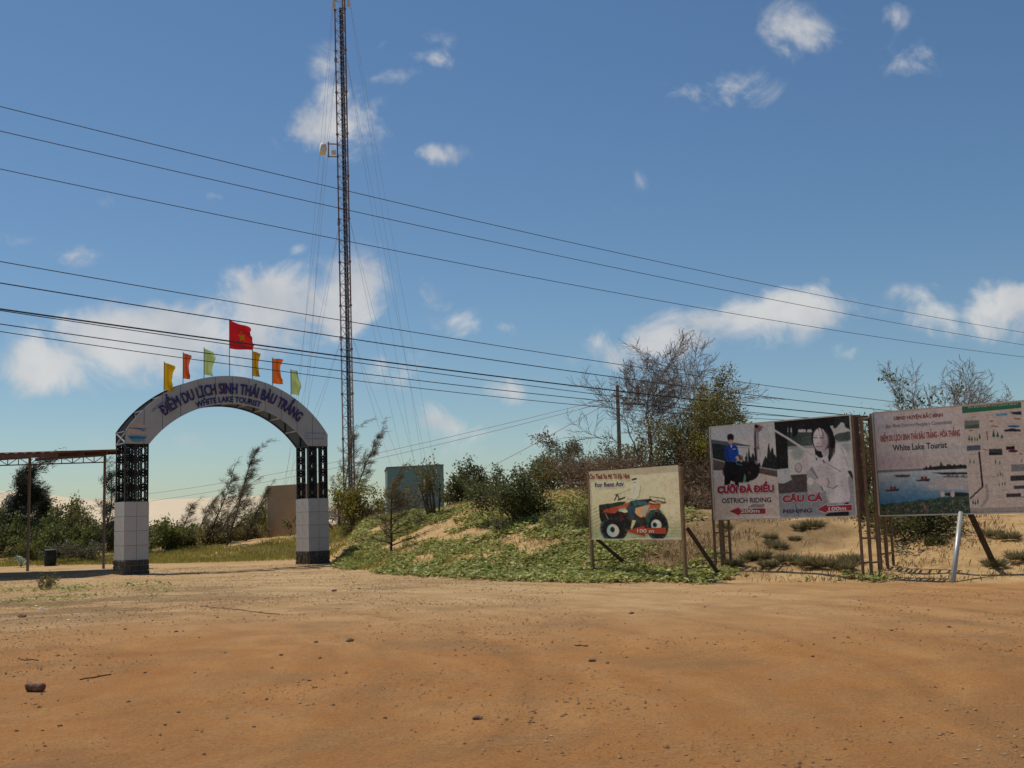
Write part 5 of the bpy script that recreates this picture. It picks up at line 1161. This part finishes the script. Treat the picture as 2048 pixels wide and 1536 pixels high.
put(SHRUB, 'thicket_shrub', 'dusty olive shrub at the edge of the dirt beside the canopy post', 178, 52.5, 1082, 80, 'l_grey', 1800, .12, .06, 130, stems=5, splay=.6, spread=.1, group=SG)
put(SHRUB, 'thicket_shrub', 'low bright shrub behind the barrel under the canopy', 60, 53.5, 1080, 60, 'l_green', 1500, .13, .07, 131, stems=5, splay=.6, spread=.1, group=SG)
put(SHRUB, 'sapling', 'small leafy sapling in front of the brown house', 580, 0, 1022, 36, 'l_olive', 260, .16, .09, 132, py=1072, cat='sapling', spread=.06)
put(SHRUB, 'sapling', 'tiny bare sapling left of the brown house', 522, 0, 1046, 20, 'l_olive', 80, .14, .07, 133, py=1080, cat='sapling', spread=.04)
# around the mast and the teal house
put(DEAD, 'dry_thicket', 'brown leafless brush right of the right pillar', 680, 56, 990, 90, 'l_brown', 900, .10, .04, 140, stems=9, splay=.5, bark='barkdead', spread=.1, r0=.03)
put(DEAD, 'dry_thicket', 'brown leafless brush below the yellow green shrub', 735, 55, 1005, 80, 'l_brown', 800, .10, .04, 141, stems=9, splay=.5, bark='barkdead', spread=.1, r0=.03)
put(SHRUB, 'yellow_shrub', 'bright yellow green shrub at the foot of the mast', 712, 52, 952, 96, 'l_yel', 2300, .15, .075, 142, stems=4, splay=.4, spread=.13)
put(SHRUB, 'sparse_shrub', 'olive shrub between the sapling and the teal wall', 812, 50, 965, 70, 'l_grey', 1100, .15, .06, 143, stems=4, splay=.4, spread=.12)
put(dict(SHRUB, **{'from': [.45, .2]}), 'multi_stem_shrub', 'open shrub of several thin stems before the right end of the teal house', 866, 0, 915, 66, 'l_olive', 500, .15, .07, 144, py=1032, stems=7, splay=.28, spread=.07)
put(SHRUB, 'round_bush', 'dark low bush right of the teal house', 925, 52, 955, 80, 'l_dark', 2600, .15, .08, 145, stems=6, splay=.6, spread=.12)
put(SHRUB, 'round_bush', 'taller dark shrub behind the low bush right of the teal house', 962, 55, 915, 80, 'l_dark', 2300, .16, .08, 146, stems=5, splay=.45, spread=.13)
put(SHRUB, 'round_bush', 'big dense rounded bush casting shade on the sandy bank', 1038, 0, 932, 135, 'l_dark', 6200, .13, .06, 147, py=1042, stems=8, splay=.62, spread=.13)
put(SHRUB, 'small_shrub', 'small grey green shrub just left of the cream board', 1160, 0, 1002, 56, 'l_olive', 900, .10, .05, 148, py=1062, stems=6, splay=.6, spread=.07)
# trees on the bank
put(SHRUB, 'bank_shrub', 'olive shrub filling the gap right of the dense rounded bush', 1100, 45, 915, 110, 'l_olive', 3000, .14, .06, 200, stems=6, splay=.5, spread=.14)
put(DEAD, 'bank_shrub', 'brown twiggy shrub behind the left top corner of the cream board', 1185, 43, 905, 130, 'l_brown', 2600, .12, .045, 201, stems=9, splay=.6, bark='barkdead', spread=.16, r0=.03)
put(SHRUB, 'bank_shrub', 'grey green shrub at the foot of the utility pole', 1225, 46, 885, 110, 'l_grey', 2400, .14, .055, 202, stems=5, splay=.45, spread=.14, droop=.3)
put(TREE, 'grey_green_tree', 'airy grey green tree left of the utility pole', 1130, 50, 864, 130, 'l_grey', 2700, .17, .06, 150, cat='tree', droop=.4, spread=.13, lean=(.1, 0, 0))
put(TREE, 'grey_green_tree', 'smaller grey green tree with brownish leaves beside the utility pole', 1205, 47, 872, 100, 'l_olive', 1700, .15, .055, 151, cat='tree', droop=.4, spread=.13, lean=(.12, 0, 0))
put(DEAD, 'arching_dead_tree', 'dark bare tree with long limb arching above the cream board', 1165, 44, 925, 170, 'l_brown', 350, .10, .04, 152, cat='tree', stems=3, splay=.6, r0=.09, bark='barkdark')
put(dict(BARE, n=[7, 9, 9, 8], wander=[.08, .15, .18, .2, .2], up=[.05, .07, .06, .06, .06]), 'bare_tree', 'tall leafless tree with a wide fine twigged crown left of the leafy tree', 1305, 44, 678, 250, 'l_brown', 0, .1, .05, 153, cat='tree', r0=.13, bark='barkbare', lean=(.0, 0, 0))
put(dict(BARE, trunk=.7), 'bare_tree', 'smaller leafless tree behind the leafy green tree', 1425, 60, 722, 150, 'l_brown', 0, .1, .05, 154, cat='tree', r0=.10, bark='barkbare', lean=(.1, 0, 0))
put(TREE, 'leafy_tree', 'leafy green tree beside the tall bare tree', 1385, 41, 752, 150, 'l_olive', 7500, .13, .05, 155, cat='tree', droop=.3, spread=.16)
put(TREE, 'leafy_tree', 'yellowish green tree behind the ostrich board', 1462, 40, 795, 130, 'l_yel', 7000, .13, .05, 156, cat='tree', droop=.3, spread=.16)
for i, (px, D, yt, w, lb) in enumerate([(1255, 40, 930, 150, 'tangle of dry brown brush behind the cream board'), (1330, 41, 895, 160, 'dense dry brown brush at the foot of the tall bare tree'), (1395, 38, 915, 140, 'dry brown brush between the cream and ostrich boards'), (1415, 43, 880, 150, 'tall dry brown brush below the leafy trees'), (1290, 43, 905, 150, 'dry brown brush just right of the utility pole')]):
    put(DEAD, 'dry_brush', lb, px, D, yt, w, 'l_brown', 5200, .13, .05, 160 + i, stems=14, splay=.6, bark='barkdead', spread=.2, r0=.035, group='dry brush behind the boards')
put(DEAD, 'dry_brush', 'low dry brush filling the gap left of the ostrich board', 1385, 35, 975, 130, 'l_brown', 3000, .11, .045, 165, stems=14, splay=.8, bark='barkdead', spread=.15, r0=.03, group='dry brush behind the boards')
put(DEAD, 'dry_brush', 'low dry brush behind the left part of the ostrich board', 1470, 36, 985, 130, 'l_brown', 3000, .11, .045, 168, stems=14, splay=.8, bark='barkdead', spread=.15, r0=.03, group='dry brush behind the boards')
put(SHRUB, 'green_shrub', 'yellowish shrub filling the gap between the two large boards', 1735, 36, 835, 90, 'l_olive', 4600, .13, .055, 166, stems=6, splay=.4, spread=.14)
put(SHRUB, 'green_shrub', 'green shrub behind the gap between the two large boards', 1745, 30, 1000, 60, 'l_green', 1500, .12, .06, 167, stems=6, splay=.4, spread=.1)
for i, (px, D, yt, w, lb, nl) in enumerate([(1805, 44, 728, 230, 'leafless tree above the left part of the lake map board', 0), (1872, 45, 720, 170, 'leafless tree with a green leaf clump at its tip above the lake map board', 240), (1925, 46, 734, 220, 'leafless tree right of the leaf clump above the lake map board', 0), (1975, 47, 748, 180, 'rightmost small leafless tree above the lake map board', 0)]):
    put(dict(BARE, n=[5, 5, 6, 5], trunk=.62, **{'from': [.5, .2, .15, .1]}), 'bare_tree', lb, px, D, yt, w, 'l_green', nl, .2, .1, 170 + i, cat='tree', r0=.10, bark='barkbare', clump=.012, spread=.12)
put(SHRUB, 'green_shrub', 'dark green many stemmed bush under the lake map board', 1815, 27.6, 985, 150, 'l_dark', 3400, .13, .055, 180, stems=9, splay=.7, spread=.12, droop=.3)
put(SHRUB, 'green_shrub', 'low dark plant on the sand under the lake map board', 1872, 26.6, 1080, 80, 'l_dark', 900, .12, .05, 181, stems=5, splay=.9, spread=.08)
for i, (px, py, yt, w, lb, lf) in enumerate([(83, 1179, 1147, 34, 'small leafy weed on the dirt in front of the canopy shadow', 'l_olive'), (700, 1068, 1040, 34, 'low weed on the bank right of the right pillar', 'l_green'), (1005, 1062, 1035, 30, 'low weed on the sandy bank left of the dense bush', 'l_grey'), (1120, 1050, 1020, 44, 'low weed on the sandy bank right of the dense bush', 'l_olive'), (835, 1050, 1020, 50, 'low green weed below the multi stemmed shrub', 'l_green')]):
    put(SHRUB, 'weed', lb, px, 0, yt, w, lf, 260, .07, .04, 190 + i, py=py, stems=5, splay=.7, spread=.04, cat='weed', r0=.008)

# grass tufts on the sand behind the boards: one built, the rest copied
def blades(n, h, w, spread, rs, lean=.5):
    a = rs.rand(n) * 2 * math.pi; r = np.sqrt(rs.rand(n)) * spread; C_ = np.stack([np.cos(a) * r, np.sin(a) * r, np.zeros(n)], 1)
    dr = np.stack([np.cos(a) * lean * rs.rand(n), np.sin(a) * lean * rs.rand(n), np.ones(n)], 1) + rs.normal(size=(n, 3)) * .18
    return C_, dr, h * rs.uniform(.5, 1.2, n), w * rs.uniform(.7, 1.2, n)
rs = np.random.RandomState(3)
tme = leaves_mesh('tuft_blades', *blades(420, .34, .02, .16, rs, 1.5), rs)
TG = 'grass tufts on the sand behind the boards'; k0 = None
for i, (px, py, s) in enumerate([(1628, 1056, 1.3), (1598, 1060, 1.0), (1540, 1078, .9), (1545, 1092, 1.0), (1560, 1098, 1.0), (1520, 1118, 1.4), (1498, 1122, 1.2), (1575, 1125, 1.3), (1618, 1132, 1.6), (1650, 1135, 1.5), (1700, 1128, 1.4), (1590, 1080, .7), (1470, 1132, 1.2), (1538, 1136, 1.1), (1690, 1140, 1.3), (2020, 1080, 1.2), (1985, 1075, 1.2), (2035, 1120, 1.3), (1990, 1135, 1.2), (1450, 1060, 1.1)]):
    b = hit(px, py)
    o = link('grass_tuft', tme, M['l_tuft'], None, b); o.rotation_euler.z = i * 1.7; o.scale = (s * .85, s * .7, s * .55)
    tag(o, 'small grey green grass tuft on the sand behind the boards', 'grass tuft', TG)

# creeping vine on the bank: uncountable
def scatter(n, fn, seed):
    rs = np.random.RandomState(seed); x = rs.uniform(-30, 13, n); y = rs.uniform(20, 62, n); m = rs.rand(n) < fn(x, y); return x[m], y[m], rs
def vine_d(x, y):
    d = y - edge_y(x) + 1.5 * (fbm(x * .9, y * .9, 74, 3) - .5) - .15; nzv = fbm(x * .55, y * .42, 77, 5); band = np.clip((d + .4) / .5, 0, 1) * np.clip((15 - d) / 5.0, 0, 1)
    lim = np.clip((x + 7.2) / 1.2, 0, 1) * np.clip((5.6 - x) / 1.2, 0, 1); thr = .352 + .004 * np.clip(d, 0, 12) - .05 * np.clip((-1 - x) / 4, 0, 1)
    near = np.clip((nzv - thr) / .07, 0, 1) + np.clip((1.5 - d) / 1.2, 0, 1) * (nzv > .36)
    low = np.clip((9 - x) / 2, 0, 1) * np.clip((x - 5) / 1, 0, 1) * np.clip(d / .3 + .6, 0, 1) * np.clip((1.1 - d) / .6, 0, 1) * (nzv > .46) * .8
    left = ((x > -12.6) & (x < -8.5) & (y > 28.3) & (y < 34)) * np.clip((nzv - .50) / .05, 0, 1) * np.clip((x + 12.6), 0, 1) * .6
    return np.clip(np.clip(near, 0, 1) * band * lim + low, 0, 1) * .95 
x, y, rs = scatter(620000, vine_d, 21)
def carpet(name, x, y, rs, L, Wd, zj, mat, flatness, label):
    z = terr(x, y) + rs.rand(len(x)) * zj; a = rs.rand(len(x)) * 2 * math.pi
    dr = np.stack([np.cos(a), np.sin(a), rs.uniform(-.2, flatness, len(x))], 1)
    # blades lie open to the sky: choose the side vector near horizontal
    n = len(x); dr /= np.linalg.norm(dr, axis=1)[:, None]; upv = np.array([0, 0, 1.]) + rs.normal(size=(n, 3)) * .35; sd = np.cross(dr, upv); sd /= np.linalg.norm(sd, axis=1)[:, None]; nm = np.cross(sd, dr)
    sv = rs.uniform(.45, 1.5, n); Lr = (L * sv)[:, None]; Wr = (Wd * sv * rs.uniform(.75, 1.1, n))[:, None]; C_ = np.stack([x, y, z], 1); m = C_ + dr * Lr * .5; t = C_ + dr * Lr
    V = np.stack([C_, m + sd * Wr * .5 + nm * Wr * .18, t, m - sd * Wr * .5 + nm * Wr * .18], 1).reshape(-1, 3)
    o = link(name, mesh_np(name, V, np.arange(n * 4).reshape(n, 4)), M[mat]); o['kind'] = 'stuff'; o['label'] = label; o['category'] = 'ground cover'; return o
carpet('creeping_vine', x, y, rs, .12, .095, .10, 'l_vine', .55, 'pale green creeping vine carpeting the bank beside the road')
def left_vine(x, y):
    nzv = fbm(x * .8, y * .55, 78, 4)
    return ((x > -17) & (x < -8.3) & (y > 23.6) & (y < 33.5)) * np.clip((nzv - .46) / .06, 0, 1) * np.clip((-8.6 - x) / 2.5, 0, 1) * np.clip((y - 23.6) / .8, 0, 1) * np.clip((33.5 - y) / 2.5, 0, 1) * .8
x, y, rs = scatter(120000, left_vine, 23)
carpet('weed_patch', x, y, rs, .10, .07, .06, 'l_vine', .6, 'patch of low green creepers on the dirt at the left edge')
# grass on the bank
def grass_d(x, y):
    d = y - edge_y(x); nzv = fbm(x * .3 + 9, y * .3, 81, 4); g = np.clip((d + .1) / .5, 0, 1) * np.clip((20 - d) / 8, 0, 1) * np.clip((nzv - .40) / .1, 0, 1)
    return g * (np.clip((-2.5 - x) / 3, .16, 1) * np.clip((4 - x) / 2, .04, 1))
x, y, rs = scatter(420000, grass_d, 25)
def blade_carpet(name, x, y, rs, h, w, mat, label):
    n = len(x); C_ = np.stack([x, y, terr(x, y) - .01], 1); dr = np.stack([rs.normal(size=n) * .45 + .15, rs.normal(size=n) * .45, np.ones(n)], 1)
    o = link(name, leaves_mesh(name, C_, dr, h * rs.uniform(.4, 1.3, n), w * rs.uniform(.7, 1.2, n), rs), M[mat]); o['kind'] = 'stuff'; o['label'] = label; o['category'] = 'grass'
blade_carpet('green_grass', x, y, rs, .20, .03, 'l_grass', 'sunlit green grass on the bank around the right pillar')
def dry_d(x, y):
    d = y - edge_y(x); nzv = fbm(x * .5 + 2, y * .5, 85, 4)
    mound = np.exp(-(((x - 3.7) / 1.3) ** 2 + ((y - 28.9) / 1.6) ** 2)) * 2.2
    back = np.clip((d - 9) / 4, 0, 1) * np.clip((24 - d) / 6, 0, 1) * np.clip((x + 3) / 3, 0, 1) * .35
    foot = np.clip(d / .3 + .5, 0, 1) * np.clip((1.6 - d) / .8, 0, 1) * np.clip((x - 5) / 1, 0, 1) * np.clip((nzv - .42) / .1, 0, 1) * .35
    mid_ = np.clip((d - 3) / 3, 0, 1) * np.clip((nzv - .55) / .06, 0, 1) * np.clip((x + 6) / 2, 0, 1) * np.clip((4.6 - x), 0, 1) * .15
    sand_ = np.clip((d - .3) / 1, 0, 1) * np.clip((x - 4.5) / 1, 0, 1) * (np.clip((fbm(x * 1.1, y * 1.1, 88, 4) - .56) / .05, 0, 1) * .5 + .012)
    return np.clip(sand_ + mound + back * np.clip((nzv - .38) / .1, 0, 1) + foot + mid_, 0, 1)
x, y, rs = scatter(420000, dry_d, 27)
blade_carpet('dry_grass', x, y, rs, .17, .02, 'l_dry', 'dry brown grass on the bank behind the cream board')

# ------------------------------------------------------------------ small things on the ground
def pebble_verts(rs, n):
    base = np.array([(1,0,0),(-1,0,0),(0,1,0),(0,-1,0),(0,0,1),(0,0,-.6)], float); return base[None] * rs.uniform(.6, 1.25, (n, 6, 1))
rs = np.random.RandomState(31)
n = 150000; x = rs.uniform(-20, 16, n); y = 6 + 38 * rs.rand(n) ** 1.7
keep = (y < edge_y(x) + 1) & (fbm(x * .5, y * .5, 95, 3) + .10 * np.clip((2 - x) / 10, -1, 1) + .35 * (rs.rand(n) - .5) > .56) & (np.abs(x) < y * .55 + 2); x, y = x[keep], y[keep]; n = len(x)
sz = .003 + .018 * rs.rand(n) ** 9 + .0045 * rs.rand(n) + .00018 * y; a = rs.rand(n) * 6.28; c, s = np.cos(a), np.sin(a)
Bv = pebble_verts(rs, n) * sz[:, None, None] * np.array([1.2, .9, .7]); V = np.stack([Bv[..., 0]*c[:, None] - Bv[..., 1]*s[:, None] + x[:, None], Bv[..., 0]*s[:, None] + Bv[..., 1]*c[:, None] + y[:, None], Bv[..., 2] + (terr(x, y) + sz * .25)[:, None]], -1).reshape(-1, 3)
tri = np.array([(0,2,4),(2,1,4),(1,3,4),(3,0,4),(2,0,5),(1,2,5),(3,1,5),(0,3,5)]); F = (tri[None] + (np.arange(n) * 6)[:, None, None]).reshape(-1, 3)
po = link('pebbles', mesh_np('pebbles', V, F), M['rock']); po['kind'] = 'stuff'; po['label'] = 'small loose pebbles strewn over the dirt'; po['category'] = 'pebbles'
def rock_mesh(seed):
    R = random.Random(seed); import bmesh
    bm = bmesh.new(); bmesh.ops.create_icosphere(bm, subdivisions=2, radius=1)
    for v in bm.verts: v.co *= 1 + R.uniform(-.2, .2); v.co.z *= .62
    me = bpy.data.meshes.new('stone'); bm.to_mesh(me); bm.free(); me.materials.append(M['rockdark']); return me
rms = [rock_mesh(i) for i in range(5)]
R_ = random.Random(8)
ST = [(700,1284,18),(632,1286,10),(562,1312,9),(668,1183,12),(718,1178,7),(257,1404,9),(357,1428,9),(330,1453,8),(120,1454,10),(85,1465,7),(83,1389,6),(90,1497,8),(33,1465,8),(666,1413,9),(618,1364,8),(1263,1228,12),(1184,1323,16),(1625,1315,9),(1898,1256,9),(1783,1263,8),(1857,1222,6),(1780,1490,8),(1668,1277,7),(508,1456,8),(770,1438,9),(955,1440,20),(408,1513,10),(640,1318,8),(45,1235,18),(1215,1329,8),(1295,1298,7),(1540,1362,6),(1860,1405,6),(1634,1457,6),(1253,1317,6),(352,1264,8),(250,1260,8),(150,1310,6),(390,1347,6),(290,1347,7),(450,1307,6),(1370,1402,5),(1085,1290,5),(870,1330,6),(980,1392,6),(1410,1215,6),(1430,1290,6),(1700,1330,5),(1960,1300,6),(1985,1240,5)]
for i, (px, py, w) in enumerate(ST):
    b = hit(px, py); s = w / FPX * b.y * .42
    q = link('stone', rms[i % 5], None, ground, b + Vector((0, 0, s * .25))); q.scale = (s * 1.15, s, s); q.rotation_euler.z = R_.uniform(0, 6)
# short weathered piece of wood
b = hit(70, 1384); ck = MB(); nn = 14; P = []; rads = []
for i in range(7): P.append((-.10 + .2 * i / 6, 0, .045)); rads.append(.043 + .008 * math.sin(i * 2.1))
ck.tube(P, rads, nn); R_ = random.Random(2); ck.v = [(v[0] + R_.uniform(-.008, .008), v[1] + R_.uniform(-.008, .008), max(-.01, v[2] + R_.uniform(-.008, .008))) for v in ck.v]
o = ck.build('wood_chunk', M['chunk'], None, True); o.location = b; o.rotation_euler.z = -.25; tag(o, 'short weathered brown wood chunk lying on the dirt near the lower left corner', 'wood')
for i, (a, c, lb) in enumerate([((160, 1362), (224, 1350), 'thin dark stick on the dirt right of the wood chunk'), ((40, 1322), (78, 1321), 'thin dark stick lying above the wood chunk'), ((400, 1214), (560, 1229), 'long thin stick on the pale dirt before the gate'), ((1150, 1293), (1176, 1294), 'short pale stick lying in the middle of the road')]):
    p, q = hit(*a), hit(*c); P = [p.lerp(q, t / 8) for t in range(9)]; P = [Vector((v.x, v.y + .03 * math.sin(i + j * 1.3), tz(v.x, v.y) + .006)) for j, v in enumerate(P)]
    o = MB().tube([v - p for v in P], .009, 5).build('stick', M['twig']); o.location = p; tag(o, lb, 'stick', 'sticks on the dirt')
for i, (px, py, w, lb) in enumerate([(83, 1220, 9, 'crumpled white scrap on the dirt left of centre, larger of the left litter'), (165, 1194, 6, 'small white scrap beside the green creepers'), (72, 1213, 5, 'flat white scrap beside the crumpled one'), (137, 1241, 5, 'tiny pale scrap below the green creepers')]):
    b = hit(px, py); s = w / FPX * b.y; R_ = random.Random(60 + i); V = []
    for a in range(4):
        for c in range(4): V.append(((a / 3 - .5) * s, (c / 3 - .5) * s, .01 + s * R_.uniform(0, .55 if i == 0 else .25)))
    o = MB().add(V, [(a*4+c, a*4+c+1, a*4+c+5, a*4+c+4) for a in range(3) for c in range(3)]).build('litter_scrap', M['scrap']); o.location = b; tag(o, lb, 'litter', 'white litter on the dirt')
# barrel and variegated plant under the canopy
b = on(100, 51); o = thing('barrel', 'dark plastic barrel with grey rim among the shrubs under the canopy', 'barrel', b)
MB().tube([(0, 0, z) for z in (-.05, .03, .2, .22, .24, .42, .44, .46, .66, .70)], [.23, .25, .265, .28, .265, .27, .285, .27, .255, .24], 18).build('barrel_body', M['barrel'], o, True)
MB().tube([(0, 0, .70), (0, 0, .725), (0, 0, .75)], [.25, .265, .24], 18).build('barrel_rim', M['barrel_lid'], o)
b = on(42, 50.5); o = thing('striped_plant', 'low plant with pale striped arching leaves at the foot of the canopy post', 'plant', b)
M['l_stripe'] = leaf_material('pale_striped_leaf', (.20, .28, .18), (.36, .44, .32), (.10, .18, .08), .15)
R_ = random.Random(9)
for i in range(11):
    a = i * 2.4; r1 = R_.uniform(.3, .55); hgt_ = R_.uniform(.3, .55); V = []; 
    for t in range(7):
        u = t / 6; w = .05 * math.sin(math.pi * min(.95, u + .12)); x_ = r1 * u; z_ = hgt_ * math.sin(u * 2.4)
        for sdd in (-1, 0, 1): V.append((math.cos(a) * x_ - math.sin(a) * w * sdd, math.sin(a) * x_ + math.cos(a) * w * sdd, z_ - (.02 if sdd == 0 else 0)))
    MB().add(V, [(t*3+q, t*3+q+1, t*3+q+4, t*3+q+3) for t in range(6) for q in range(2)]).build('leaf', M['l_stripe'], o)
